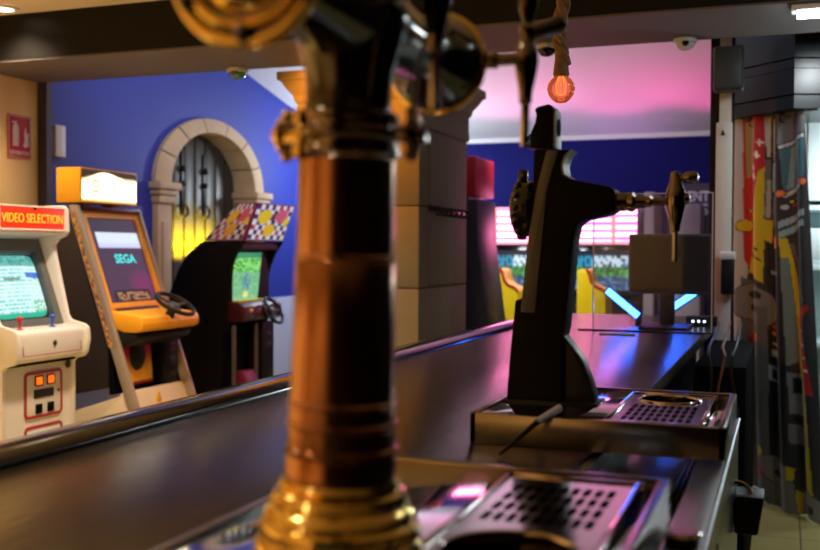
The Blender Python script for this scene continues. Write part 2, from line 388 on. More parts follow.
# dark plank door with long iron strap fittings
d = bpy.data.objects.new('door_1', None); COL.objects.link(d); d.location = (WX-.17, AC, 0); ORG['door_1'] = Vector((WX-.17, AC, 0)); d['kind'] = 'structure'
M['door_wood'] = mat('door_wood', (.045, .04, .03), .4, var=.25, nscale=6, bump=.2, spec=.3)
for k in range(8):
    ya = AC-IW+k*2*IW/8+.012; yb = AC-IW+(k+1)*2*IW/8-.012; t = max(abs(ya-AC), abs(yb-AC))/IW
    zt = AZ+IH*sqrt(max(.0, 1-min(.995, abs((ya+yb)/2-AC)/IW)**2))
    p = B().box(WX-.21, WX-.155, ya, yb, .02, zt+.03, .006); link('plank', p, 'door_wood', d)
link('backing', B().box(WX-.235, WX-.205, AC-IW-.05, AC+IW+.05, 0, AZ+IH+.05), 'void', d)
for yy in (AC-.2, AC+.13):
    f = B(); f.box(WX-.157, WX-.14, yy-.018, yy+.018, 1.72, 2.24, .004); f.ball((WX-.135, yy, 2.1), .028); f.ball((WX-.135, yy, 1.98), .024); f.torus((WX-.125, yy, 1.76), (1, 0, .1), .05, .011, 20, 8)
    link('door_knocker', f, 'black_metal', d)

# stone pillar between the bar and the machines
PX1, PX0, PY0, PY1 = -1.92, -2.665, 5.34, 6.25
pil = bpy.data.objects.new('pillar', None); COL.objects.link(pil); pil.location = (-2.29, 5.8, 0); ORG['pillar'] = Vector((-2.29, 5.8, 0)); pil['kind'] = 'structure'
for z0, z1 in ((0, .42), (.426, 1.222), (1.228, 1.688), (1.694, 2.14)):
    link('stone_block', B().box(PX0, PX1, PY0, PY1, z0, z1, .006), 'pillar_stone', pil)
link('stone_panel', B().box(PX1-.01, PX1+.012, PY0+.16, PY1-.05, 1.24, 2.1, .006), 'pillar_stone', pil)
c = B(); sec = [(.012, 2.14), (.02, 2.17), (.014, 2.2), (.014, 2.29), (.035, 2.31), (.045, 2.34), (.085, 2.375), (.125, 2.42), (.15, 2.43), (.15, 2.475)]
c._quads([[(PX0-e*.75, PY0-e*.5, z), (PX1+e*.6, PY0-e*.5, z), (PX1+e*.6, PY1+e*.8, z), (PX0-e*.75, PY1+e*.8, z)] for e, z in sec], True, True)
link('capital', c, 'pillar_stone', pil, 8)

# ================================================================== THE BAR
bar = thing('bar_counter', 'long dark slate topped bar counter running away to the right of the pillar', 'bar counter', (-.8, 2.8, 0))
BZ = 1.06; BY0, BY1 = -1.2, 6.15
link('countertop', B().box(-1.25, -.336, BY0, BY1, BZ-.045, BZ, .004), 'slate', bar)
prof = [(-1.23, BZ-.03), (-1.228, BZ+.006), (-1.24, BZ+.018), (-1.262, BZ+.026), (-1.29, BZ+.028), (-1.325, BZ+.024), (-1.347, BZ+.008), (-1.354, BZ-.015), (-1.345, BZ-.045), (-1.31, BZ-.062), (-1.25, BZ-.062)]
M['rail_black'] = mat('rail_black', (.012, .009, .009), .18, spec=.3, coat=.35, var=.2, nscale=8)
link('armrest', B().prism(prof, 'y', BY0, BY1, 0), 'rail_black', bar, 50)
link('front_panel', B().box(-1.24, -1.19, BY0, BY1, .1, BZ-.045), 'dark_trim', bar)
link('plinth', B().box(-1.2, -.5, BY0, BY1, 0, .1), 'void', bar)
link('inner_panel', B().box(-.50, -.47, 2.42, BY1, .1, BZ-.045), 'black_plastic', bar)
link('end_panel', B().box(-1.19, -.5, BY1-.05, BY1, .1, BZ-.045), 'dark_trim', bar)

tag(link('base_cabinet', B().box(-.33, -.13, 4.15, 5.42, 0, .985, .006), 'void'), 'plain black base cabinet under the far end of the bar', 'cabinet')
# bottle cooler under the trays
ck = thing('bottle_cooler', 'stainless steel bottle cooler below the drip trays along the working side', 'bottle cooler', (-.3, 1.3, 0))
CY0, CY1, CX = .2, 2.42, -.091
link('body', B().box(-.46, CX, CY0, CY1, .1, 1.0, .004), 'steel_satin', ck)
link('kick_plate', B().box(-.44, CX-.05, CY0+.02, CY1-.02, 0, .1), 'void', ck)
rim = B().box(CX-.052, CX+.001, CY0, CY1, 1.0, 1.052, .003); link('rim', rim, 'steel_satin', ck)
link('edge_bar', B().tube([(CX+.001, CY0, 1.05), (CX+.001, CY1, 1.05)], .0045), 'edge_metal', ck)
link('back_rim', B().box(-.335, -.315, CY0, CY1, 1.0, 1.05), 'steel_satin', ck)
tr = B()
for xx in (-.15, -.159, -.168): tr.box(xx, xx+.004, CY0, CY1, 1.0, 1.034)
link('track', tr, 'steel', ck)
l1 = link('lid', B().box(-.315, -.172, 1.62, 2.12, 1.012, 1.03, .003), 'steel_satin', ck); link('lid_lip', B().box(-.315, -.172, 1.612, 1.626, 1.012, 1.044, .003), 'steel', l1)
link('lid', B().box(-.3, -.185, .6, 1.585, 1.002, 1.012, .003), 'steel_satin', ck)
well = B().box(-.315, -.29, 1.4, 2.3, 1.0, 1.028); link('gasket', well, 'black_plastic', ck)
for yy in (.9, 1.62): link('door_seam', B().box(CX-.002, CX+.002, yy, yy+.008, .12, .98), 'void', ck)
hn = B().lathe((-.117, 1.33, 1.053), (0, 0, 1), [(.021, 0), (.0225, .004), (.0225, .018), (.02, .021), (.0, .021)], 28)
kn = link('cap', hn, 'black_gloss', ck); link('cap_ring', B().torus((-.117, 1.33, 1.07), (0, 0, 1), .022, .0025, 32, 8), 'chrome', kn)

# drip trays ---------------------------------------------------------------
def slot_plate(b, x0, x1, y0, y1, nx, ny, z, fx=.66, fy=.8):
    """plate with rounded slots cut through it"""
    bm = b.bm; cw, ch = (x1-x0)/nx, (y1-y0)/ny
    for i in range(nx):
        for j in range(ny):
            a, c = x0+i*cw, y0+j*ch; sx = cw*fx/2; sy = ch*fy/2; mx, my = a+cw/2, c+ch/2; k = min(sx, sy)*.4
            C = [bm.verts.new((p, q, z)) for p, q in ((a, c), (a+cw, c), (a+cw, c+ch), (a, c+ch))]
            I = [(mx-sx+k, my-sy), (mx+sx-k, my-sy), (mx+sx, my-sy+k), (mx+sx, my+sy-k), (mx+sx-k, my+sy), (mx-sx+k, my+sy), (mx-sx, my+sy-k), (mx-sx, my-sy+k)]
            V = [bm.verts.new((p, q, z)) for p, q in I]; W = [bm.verts.new((p, q, z-.004)) for p, q in I]
            bm.faces.new((C[0], C[1], V[1], V[0])); bm.faces.new((C[1], C[2], V[3], V[2])); bm.faces.new((C[2], C[3], V[5], V[4])); bm.faces.new((C[3], C[0], V[7], V[6]))
            bm.faces.new((C[1], V[2], V[1])); bm.faces.new((C[2], V[4], V[3])); bm.faces.new((C[3], V[6], V[5])); bm.faces.new((C[0], V[0], V[7]))
            for q in range(8): bm.faces.new((V[q], V[(q+1) % 8], W[(q+1) % 8], W[q]))
    bmesh.ops.remove_doubles(bm, verts=bm.verts, dist=1e-5)
TZ = 1.12
def drip_tray(label, x0, x1, y0, y1, gx0, gx1, sy0, sy1, nx, ny, ringc, ringr, gy0, gy1):
    t = thing('drip_tray', label, 'drip tray', ((x0+x1)/2, (y0+y1)/2, BZ), 'steel drip trays under the beer towers')
    w_ = .013
    f = B(); f.box(x0, x1, y0, y0+w_, BZ+.001, TZ, .002); f.box(x0, x1, y1-w_, y1, BZ+.001, TZ, .002); f.box(x0, x0+w_, y0, y1, BZ+.001, TZ, .002); f.box(x1-w_, x1, y0, y1, BZ+.001, TZ, .002)
    f.box(x0+.002, x1-.002, y0+.002, y1-.002, BZ+.001, BZ+.006)
    link('basin', f, 'steel_brushed', t)
    pl = B().box(x0+w_, gx0-.004, y0+w_, y1-w_, TZ-.014, TZ-.003, .0005); link('mounting_plate', pl, 'steel', t)
    link('groove', B().box(x0+w_, gx0, y0+w_+.002, y0+w_+.006, TZ-.003, TZ-.0015), 'steel_satin', t)
    g = B(); slot_plate(g, gx0+.02, gx1-.02, sy0, sy1, nx, ny, TZ-.003)
    z = TZ-.003; rc = ringc
    ra, rb = rc[1]-ringr-.012, rc[1]+ringr+.012
    # plate around slots and rinser opening
    def q(a, b_, c, d_): g.quad((a, c, z), (b_, c, z), (b_, d_, z), (a, d_, z))
    q(gx0, gx0+.02, sy0, sy1); q(gx1-.02, gx1, sy0, sy1)
    lo, hi = (gy0, sy0), (sy1, gy1)
    n = 40
    for seg in (lo, hi):
        a, c = seg
        if a < rc[1] < c:
            B0 = []; I0 = []
            for k in range(n):
                th = 2*pi*k/n; dx, dy = cos(th), sin(th)
                tx = ((gx1 if dx > 0 else gx0)-rc[0])/dx if abs(dx) > 1e-6 else 1e9; ty = ((c if dy > 0 else a)-rc[1])/dy if abs(dy) > 1e-6 else 1e9
                tt = min(tx, ty); B0.append(g.bm.verts.new((rc[0]+dx*tt, rc[1]+dy*tt, z))); I0.append(g.bm.verts.new((rc[0]+dx*ringr, rc[1]+dy*ringr, z)))
            for k in range(n): g.bm.faces.new((B0[k], B0[(k+1) % n], I0[(k+1) % n], I0[k]))
        else: q(gx0, gx1, a, c)
    link('grate', g, 'steel_grate', t)
    e = B()
    for xx in (gx0, gx1): e.box(xx-.004, xx+.003, gy0, gy1, TZ-.008, TZ+.0005, .0008)
    e.box(gx0, gx1, gy1-.003, gy1+.003, TZ-.008, TZ+.0005, .0008); e.box(gx0, gx1, gy0-.003, gy0+.003, TZ-.008, TZ+.0005, .0008)
    link('grate_edge', e, 'chrome', t)
    link('trough', B().box(gx1+.004, x1-w_, y0+w_, y1-w_, TZ-.02, TZ-.012, .002), 'steel', t)
    for (a, c) in ((y0+w_, gy0-.004), (gy1+.004, y1-w_)):
        if c-a > .004: link('border_plate', B().box(gx0, gx1+.004, a, c, TZ-.014, TZ-.003, .0005), 'steel', t)
    link('sump', B().box(gx0, gx1, gy0, gy1, BZ+.007, BZ+.012), 'void', t)
    r = B().torus((rc[0], rc[1], TZ-.003), (0, 0, 1), ringr, .004, 48, 10); rr = link('glass_rinser', r, 'chrome', t)
    c = B().lathe((rc[0], rc[1], TZ-.04), (0, 0, 1), [(ringr-.004, .0), (ringr-.004, .036)], 40, False); c.box(rc[0]-ringr+.005, rc[0]+ringr-.005, rc[1]-.006, rc[1]+.006, TZ-.03, TZ-.022, .002); c.box(rc[0]-.006, rc[0]+.006, rc[1]-ringr+.005, rc[1]+ringr-.005, TZ-.03, TZ-.022, .002); c.lathe((rc[0], rc[1], TZ-.03), (0, 0, 1), [(.016, 0), (.016, .012), (.008, .018)], 16)
    link('rinser_spider', c, 'tap_metal', rr)
    return t
drip_tray('near stainless drip tray at the bottom of the picture, under the brass tower', -.612, -.142, .45, 1.425, -.356, -.177, 1.13, 1.335, 9, 4, (-.266, 1.02), .074, .6, 1.38)
drip_tray('far stainless drip tray under the plain black beer tower', -.565, -.092, 1.868, 2.346, -.308, -.135, 1.915, 2.125, 9, 4, (-.222, 2.205), .062, 1.885, 2.29)

# foam skimmer lying over the edge of the far tray
sk = thing('foam_skimmer', 'thin beer foam skimmer with pale grip leaning on far drip tray', 'foam skimmer', (-.44, 1.83, BZ))
p0, p1, p2 = Vector((-.395, 1.895, 1.135)), Vector((-.425, 1.835, 1.115)), Vector((-.472, 1.745, 1.068))
link('grip', B().tube([p0, p1], .0075, 12), 'pale_grey', sk); link('blade', B().tube([p1, p2], lambda t: .0055-.002*t, 10), 'black_metal', sk)

# ================================================================== BRASS AND COPPER TOWER (near)
TX, TY = -.43, .955
tw = thing('beer_tower', 'large blurred copper and brass beer tower with black enamel head in the foreground', 'beer tower', (TX, TY, TZ), 'beer towers on the bar')
o = (TX, TY, 0); Zv = (0, 0, 1)
pr = [(.086, 1.1175), (.089, 1.12), (.087, 1.132), (.0835, 1.136), (.085, 1.142), (.0825, 1.152), (.078, 1.155), (.079, 1.161), (.0755, 1.168), (.071, 1.171), (.072, 1.176), (.068, 1.184), (.062, 1.187), (.0635, 1.191), (.0605, 1.197)]
link('base', B().lathe(o, Zv, pr, 48), 'brass', tw)
pr = [(.0585, 1.195), (.0575, 1.222), (.0572, 1.2225), (.0592, 1.224), (.0592, 1.229), (.0565, 1.2305), (.0562, 1.249), (.058, 1.2505), (.058, 1.255), (.0555, 1.257), (.0552, 1.271), (.0568, 1.2725), (.0568, 1.276), (.0545, 1.278), (.0535, 1.33), (.0515, 1.42), (.0512, 1.4205), (.0525, 1.422), (.0525, 1.425), (.0508, 1.427), (.0498, 1.485), (.0496, 1.526)]
link('column', B().lathe(o, Zv, pr, 48), 'copper', tw)
pr = [(.049, 1.523), (.052, 1.526), (.0545, 1.529), (.0545, 1.534), (.0515, 1.536), (.0515, 1.5425), (.0545, 1.545), (.056, 1.55), (.0545, 1.555), (.0515, 1.557), (.0515, 1.562), (.0535, 1.565), (.0535, 1.569), (.047, 1.573)]
link('collar', B().lathe(o, Zv, pr, 48), 'tap_metal', tw)
cl = B()
for s, m_ in ((-1, 'brass'), (1, 'tap_metal')):
    k = B(); k.cyl((TX+s*.045, TY, 1.55), (TX+s*.072, TY, 1.55), .0085); k.lathe((TX+s*.066, TY, 1.55), (s, 0, 0), [(.008, 0), (.0195, .003), (.0215, .006), (.0195, .01), (.012, .012), (.01, .018), (.004, .019)], 24)
    k.ball((TX+s*.07, TY, 1.571), .007); k.ball((TX+s*.07, TY, 1.529), .007)
    link('wing_bolt', k, m_, tw)
a = radians(-130); cx, cy = TX+.0515*cos(a), TY+.0515*sin(a)
k = B().lathe((cx, cy, 1.522), Zv, [(.006, 0), (.0095, .002), (.0095, .013), (.0065, .016), (.0065, .032), (.0095, .035), (.0095, .047), (.006, .05)], 20)
k.cyl((cx, cy, 1.546), (TX-.066, TY-.012, 1.546), .0075, .0065); link('hinge', k, 'brass', tw)
# black head: flared neck, ball, cross arm along the bar
AZ2 = 1.671
pr = [(.0465, 1.57), (.0445, 1.58), (.044, 1.595), (.046, 1.612), (.051, 1.632), (.057, 1.65), (.06, 1.672), (.055, 1.695), (.045, 1.712), (.028, 1.724), (.0, 1.728)]
head = B().lathe(o, Zv, pr, 40)
pr = [(.066, -.202), (.064, -.195), (.054, -.182), (.04, -.165), (.0385, -.13), (.043, -.075), (.05, -.03), (.052, 0), (.05, .03), (.043, .1), (.0385, .17), (.0395, .2), (.048, .218), (.055, .24), (.06, .262)]
head.lathe((TX, TY, AZ2), (0, 1, 0), pr, 40)
hd = link('head', head, 'enamel', tw)
def medallion(y, s):
    k_ = 1 if s < 0 else .88
    c = (TX, y, AZ2); ax = (0, s, 0)
    md = link('medallion', B().lathe(c, ax, [(.055*k_, -.014), (.069*k_, -.008), (.0705*k_, .0), (.06*k_, .003), (.03, .004), (.0, .004)], 44), 'enamel', tw)
    r = B().torus(c, ax, .0685*k_, .0062, 56, 12); link('brass_ring', r, 'brass', md)
    link('brass_ring', B().torus((TX, y+s*.004, AZ2), ax, .055*k_, .005, 48, 10), 'brass', md)
    link('boss', B().lathe((TX, y+s*.003, AZ2), ax, [(.046*k_, 0), (.044*k_, .004), (.034, .01), (.02, .013), (.0, .014)], 30), 'brass', md)
    for q in range(6):
        a = q*pi/3+.55; link('stud', B().ball((TX+.0615*k_*cos(a), y+s*.005, AZ2+.0615*k_*sin(a)), .009, n=12), 'black_gloss', md)
medallion(TY-.214, -1); medallion(TY+.275, 1)
tw.rotation_euler = (0, radians(1.15), 0)
def near_tap(y, lm):
    x = TX+.105; z = AZ2+.012
    tp = B().lathe((TX+.03, y, z), (1, 0, 0), [(.019, 0), (.019, .012), (.012, .016), (.011, .03), (.0125, .034), (.0085, .038), (.008, .07)], 22)
    tp.lathe((x, y, z-.06), Zv, [(.0055, 0), (.0085, .004), (.0095, .02), (.0135, .04), (.0155, .055), (.0155, .066), (.012, .076), (.0095, .09), (.0115, .098), (.008, .104)], 24)
    t = link('tap', tp, 'tap_metal', tw)
    link('nozzle', B().lathe((x, y, z-.113), Zv, [(.0052, 0), (.0056, .002), (.0056, .06)], 16), 'chrome', t)
    lv = B().lathe((x, y, z+.04), Zv, [(.006, 0), (.0075, .01), (.012, .022), (.0145, .05), (.0125, .09), (.009, .115), (.011, .125), (.008, .135), (.001, .14)], 22)
    lv.cyl((x, y, z+.03), (x+.035, y+.02, z+.045), .0075, .011); lv.ball((x+.036, y+.021, z+.046), .0115)
    link('lever', lv, lm, t)
near_tap(TY+.325, 'black_gloss'); near_tap(TY-.035, 'chrome')
link('end_pipe', B().tube([(TX, TY+.25, AZ2), (TX, TY+.31, AZ2+.005), (TX+.03, TY+.325, AZ2+.012)], .014, 14), 'enamel', tw)
link('beer_line', B().tube([(TX+.05, TY+.05, 1.57), (TX+.052, TY+.055, 1.60), (TX+.058, TY+.05, 1.635), (TX+.075, TY+.03, 1.66), (TX+.085, TY+.02, 1.668)], .0028, 8), 'pale_grey', tw)

# ================================================================== PLAIN BLACK TOWER (far)
ft = thing('beer_tower', 'angular matt black beer tower with one chrome tap on the far drip tray', 'beer tower', (-.45, 2.1, TZ), 'beer towers on the bar')
main = [(-.536, 1.225), (-.526, 1.331), (-.512, 1.333), (-.497, 1.456), (-.491, 1.56), (-.489, 1.645), (-.413, 1.642), (-.426, 1.632), (-.433, 1.611), (-.43, 1.592), (-.417, 1.583), (-.328, 1.564), (-.32, 1.556), (-.32, 1.516), (-.336, 1.508), (-.38, 1.498), (-.399, 1.487), (-.405, 1.457), (-.421, 1.276), (-.425, 1.257), (-.425, TZ-.002), (-.544, TZ-.002)]
link('body', B().prism(main, 'y', 2.06, 2.14, .007, 3, 20), 'black_satin', ft, 30)
fin = [(-.43, 1.26), (-.425, 1.258), (-.406, 1.234), (-.386, 1.207), (-.371, 1.169), (-.361, 1.135), (-.358, TZ-.002), (-.43, TZ-.002)]
link('fin', B().prism(fin, 'y', 2.075, 2.125, .004, 2, 25), 'black_metal', ft, 30)
link('front_bevel', B().prism([(-.513, 1.305), (-.482, 1.305), (-.468, 1.456), (-.458, 1.56), (-.437, 1.64), (-.46, 1.642), (-.481, 1.56), (-.4985, 1.456)], 'y', 2.054, 2.064, .003, 2), 'bevel_sheen', ft)  # light catching the black chamfer, put into a grey strip
hp = [(-.511, 1.65), (-.512, 1.662), (-.497, 1.679), (-.487, 1.7), (-.484, 1.718), (-.489, 1.727), (-.482, 1.733), (-.457, 1.738), (-.449, 1.73), (-.449, 1.645)]
M['plate_grey'] = mat('plate_grey', (.42, .44, .42), .45)
cr = link('crest', B().prism(hp, 'y', 2.062, 2.138, .004, 2, 25), 'black_satin', ft, 30)
link('crest_plate', B().prism([(2.066, 1.648), (2.134, 1.648), (2.134, 1.715), (2.124, 1.728), (2.076, 1.728), (2.066, 1.715)], 'x', -.4485, -.4455, .001), 'plate_grey', cr)
link('crest_disc', B().lathe((-.446, 2.1, 1.692), (1, 0, 0), [(.017, 0), (.019, .002), (.012, .003), (.0, .0025)], 24), 'void', cr)
link('shoulder_plate', B().prism([(-.418, 1.64), (-.41, 1.643), (-.421, 1.63), (-.428, 1.611), (-.425, 1.592), (-.413, 1.584), (-.43, 1.59), (-.437, 1.611), (-.43, 1.632)], 'y', 2.066, 2.134), 'plate_grey', ft)
bd = B().lathe((-.492, 2.1, 1.523), (-1, 0, 0), [(.05, 0), (.058, .008), (.061, .026), (.057, .04), (.04, .048), (.0, .05)], 36)
for q in range(14): bd.ball((-.522, 2.1+.06*cos(q*2*pi/14), 1.523+.06*sin(q*2*pi/14)), .008, n=10)
bg = link('badge', bd, 'black_gloss', ft); link('badge_clip', B().box(-.53, -.51, 2.092, 2.108, 1.583, 1.606, .003), 'black_gloss', bg)
tp = B().lathe((-.325, 2.1, 1.535), (1, 0, 0), [(.019, 0), (.0195, .02), (.017, .024), (.02, .026), (.021, .036), (.0145, .042), (.013, .055), (.011, .065), (.0125, .07), (.008, .075), (.0075, .115)], 26)
tp.lathe((-.205, 2.1, 1.472), Zv, [(.0065, 0), (.0095, .003), (.01, .012), (.014, .03), (.0195, .052), (.021, .068), (.0185, .085), (.0125, .1), (.011, .115), (.009, .122), (.001, .124)], 26)
tp.lathe((-.19, 2.1, 1.54), (1, 0, 0), [(.011, 0), (.013, .004), (.009, .012), (.001, .014)], 18)
tap = link('tap', tp, 'tap_metal', ft)
link('nozzle', B().lathe((-.205, 2.1, 1.414), Zv, [(.0052, 0), (.0058, .002), (.0058, .06)], 18), 'steel_satin', tap)
lv = B().cyl((-.205, 2.1, 1.575), (-.185, 2.1, 1.585), .0065, .007); lv.lathe((-.19, 2.1, 1.582), (1, .1, .05), [(.008, 0), (.011, .004), (.012, .022), (.009, .028), (.001, .03)], 18)
link('lever', lv, 'tap_metal', tap)
link('foot_plate', B().box(-.552, -.35, 2.05, 2.15, TZ-.0027, TZ+.002, .001), 'black_metal', ft)

# ================================================================== THINGS ON AND OVER THE BAR
# acrylic guard
ac = thing('acrylic_screen', 'clear acrylic guard screen standing on the bar in front of the monitor', 'screen', (-.58, 4.83, BZ))
link('panel', B().box(-.848, -.306, 4.827, 4.833, BZ+.002, 1.708), 'acrylic', ac)
e = B().box(-.852, -.847, 4.826, 4.834, BZ+.002, 1.71); e.box(-.307, -.302, 4.826, 4.834, BZ+.002, 1.71); e.box(-.852, -.302, 4.826, 4.834, 1.707, 1.711)
link('edge', e, 'acrylic_edge', ac)
link('foot_strip', B().box(-.92, -.302, 4.812, 4.848, BZ, BZ+.006, .001), 'black_plastic', ac)
# monitor
mo = thing('monitor', 'dark flat monitor on a stand behind the acrylic guard', 'monitor', (-.53, 5.12, BZ))
sc = link('housing', B().box(-.722, -.322, 5.1, 5.135, 1.228, 1.525, .008), 'grey_plastic', mo); link('display', B().box(-.71, -.334, 5.097, 5.102, 1.245, 1.512), 'black_plastic', sc)
link('neck', B().box(-.575, -.5, 5.13, 5.17, BZ+.015, 1.36, .008), 'black_plastic', mo)
link('foot', B().box(-.66, -.42, 5.0, 5.24, BZ, BZ+.018, .008), 'black_plastic', mo)
# two blue LED bars leaning outwards behind it
for (p, q, lab) in (((-.86, 5.32, 1.235), (-.70, 5.32, 1.105), 'blue glowing LED bar slanting down at the left below the monitor'), ((-.545, 5.32, 1.14), (-.40, 5.32, 1.245), 'blue glowing LED bar slanting up at the right below the monitor')):
    p, q = Vector(p), Vector(q); t = thing('light_bar', lab, 'light bar', (q.x if q.z < p.z else p.x, 5.32, BZ), 'blue LED bars behind the acrylic guard')
    dv = (q-p).normalized(); nv = Vector((dv.z, 0, -dv.x))*.016
    link('tube', B().prism([((p+nv).x, (p+nv).z), ((q+nv).x, (q+nv).z), ((q-nv).x, (q-nv).z), ((p-nv).x, (p-nv).z)], 'y', 5.3, 5.312), 'led_blue', t)
    nv2 = nv*1.5; p2 = p-dv*.01; q2 = q+dv*.01
    link('housing', B().prism([((p2+nv2).x, (p2+nv2).z), ((q2+nv2).x, (q2+nv2).z), ((q2-nv2).x, (q2-nv2).z), ((p2-nv2).x, (p2-nv2).z)], 'y', 5.312, 5.33), 'black_plastic', t)
    lo = p if p.z < q.z else q
    link('stand', B().box(lo.x-.015, lo.x+.015, 5.312, 5.345, BZ, lo.z+.02, .003), 'black_plastic', t)
tag(link('keypad', B().box(-.63, -.42, 4.9, 5.06, BZ, BZ+.018, .006), 'black_plastic'), 'flat black keypad lying on the bar under the monitor', 'keypad')
tag(link('paper_slip', B().box(-.505, -.43, 4.86, 4.98, BZ, BZ+.003), 'paper'), 'pale printed paper slip lying behind the acrylic guard', 'paper')
tag(link('ruler', B().box(-.78, -.62, 4.60, 4.625, BZ, BZ+.008, .002), 'pale_grey'), 'short pale strip lying on the bar in front of acrylic guard', 'strip')
rt = thing('network_box', 'small black box with three white lights right of the monitor', 'network box', (-.39, 5.35, BZ))
link('case', B().box(-.46, -.31, 5.3, 5.42, BZ, BZ+.05, .005), 'black_plastic', rt)
for k in range(3): link('indicator_light', B().ball((-.425+.028*k, 5.299, BZ+.026), .0055, n=12), 'led_white', rt)
# pendant bulb on a rope
pb = thing('pendant_lamp', 'round glowing filament bulb hanging on a thick rope above the bar', 'pendant lamp', (-.65, 3.1, 1.90))
zs = [2.76-(2.76-2.01)*k/40 for k in range(41)]
rp = B()
for ph in (0, 2*pi/3, 4*pi/3): rp.tube([(-.65+.012*cos(ph+k*.9)+.008*sin(k*.5), 3.1+.012*sin(ph+k*.9), z) for k, z in enumerate(zs)], .0125, 8)
link('rope', rp, 'rope', pb)
link('socket_wrap', B().lathe((-.65, 3.1, 1.975), Zv, [(.023, 0), (.025, .006), (.022, .03), (.019, .06), (.013, .09), (.011, .1)], 24), 'rope', pb)
bl = link('bulb', B().lathe((-.65, 3.1, 1.898), Zv, [(.0005, -.006), (.016, -.003), (.029, .007), (.039, .022), (.043, .038), (.04, .053), (.03, .068), (.019, .077), (.016, .083)], 32), 'bulb_glass', pb)
fl = B()
for q in range(7):
    a = q*2*pi/7; fl.tube([(-.65+.006*cos(a), 3.1+.006*sin(a), 1.978), (-.65+.017*cos(a), 3.1+.017*sin(a), 1.95), (-.65+.014*cos(a), 3.1+.014*sin(a), 1.92), (-.65+.004*cos(a), 3.1+.004*sin(a), 1.916)], .0011, 6)
link('filament', fl, 'filament', bl)
point('pendant_bulb_lamp', (-.65, 3.1, 1.94), .04, (1, .42, .2), .03)
# fixture of the one real downlight; the added spots get none
for i, (x, y) in enumerate(DOWN):
    labs = ['lit round downlight nearest the left wall, in front of the beam', 'added warm spot over the orange cabinet, outside the picture', 'added warm spot left of the pendant bulb', 'added warm spot behind the bar armrest', 'added warm spot near the brass tower']
    if i: continue
    t = thing('downlight', labs[i], 'downlight', (x, y, 2.74))
    link('rim', B().lathe((x, y, 2.744), Zv, [(.056, .004), (.07, 0), (.085, .003), (.088, .015)], 32, False), 'white_plastic', t)
    link('lens', B().lathe((x, y, 2.75), Zv, [(.056, 0), (.056, .006)], 32), 'down_lit', t)
# domes under the beam
def dome(x, y, z, r, label, glass):
    t = thing('dome_camera', label, 'camera', (x, y, z-r*1.1), 'dome cameras below the beam')
    link('mount', B().lathe((x, y, z), (0, 0, -1), [(r*.95, 0), (r*1.02, .004), (r*1.02, r*.35), (r*.9, r*.4)], 28), 'white_plastic', t)
    d_ = link('dome', B().ball((x, y, z-r*.35), r*.86, sz=.85), glass, t)
    link('lens', B().lathe((x+.1*r, y-.8*r, z-r*.5), (.2, -1, -.3), [(r*.3, 0), (r*.3, r*.12), (.0, r*.14)], 18), 'black_gloss', d_)
M['teal_gloss'] = mat('teal_gloss', (.03, .22, .26), .1, coat=1)
dome(-3.0, 5.2, 2.496, .062, 'small teal lensed dome camera under the beam above the blue wall', 'teal_gloss')
dome(-.47, 5.2, 2.496, .055, 'plain white dome sensor under the beam left of the loudspeaker', 'white_plastic')
dome(-1.15, 5.12, 2.496, .058, 'black lensed dome camera under the beam just left of the rope', 'black_gloss')

# ================================================================== ARCADE MACHINES
CY = (0, 1, 0)
# ---- white cabinet -------------------------------------------------------
wy0, wy1 = 3.945, 4.5
wc = thing('arcade_cabinet', 'white arcade cabinet with red VIDEO SELECTION marquee at the left edge', 'arcade cabinet', (-3.95, 4.22, 0), 'arcade cabinets along the blue wall')
side = [(-4.3, 0), (-4.3, 1.665), (-3.655, 1.672), (-3.634, 1.655), (-3.628, 1.53), (-3.645, 1.508), (-3.69, 1.49), (-3.715, 1.46), (-3.712, 1.42), (-3.628, 1.085), (-3.61, 1.058), (-3.52, 1.036), (-3.497, 1.018), (-3.49, .955), (-3.505, .885), (-3.525, .862), (-3.575, .85), (-3.592, .83), (-3.592, 0)]
for ya, yb in ((wy0, wy0+.03), (wy1-.03, wy1)): link('side_panel', B().prism(side, 'y', ya, yb, .005, 2, 20), 'cab_white', wc)
ia, ib = wy0+.03, wy1-.03
link('body', B().prism([(-4.28, .02), (-4.28, 1.655), (-3.66, 1.66), (-3.66, 1.525), (-3.9, 1.48), (-3.9, .95), (-3.61, .85), (-3.61, .02)], 'y', ia, ib), 'cab_white', wc)
bz = B(); pb0, pt0 = Vector((-3.645, 0, 1.038)), Vector((-3.812, 0, 1.49)); dv = (pt0-pb0)
def bp(y, t, off=0.): p = pb0+dv*t; n = Vector((dv.z, 0, -dv.x)).normalized(); return (p.x+n.x*off, y, p.z+n.z*off)
for (ya, yb, ta, tb) in ((ia, ia+.03, 0, 1), (ib-.05, ib, 0, 1), (ia+.03, ib-.05, 0, .08), (ia+.03, ib-.05, .86, 1)):
    bz.quad(bp(ya, ta), bp(yb, ta), bp(yb, tb), bp(ya, tb)); 
for a_, b_ in (((ia+.03, .08), (ib-.05, .08)), ((ib-.05, .08), (ib-.05, .86)), ((ia+.03, .86), (ib-.05, .86)), ((ia+.03, .08), (ia+.03, .86))):
    bz.quad(bp(a_[0], a_[1]), bp(b_[0], b_[1]), bp(b_[0], b_[1], -.045), bp(a_[0], a_[1], -.045))
bezel = link('bezel', bz, 'bezel', wc)
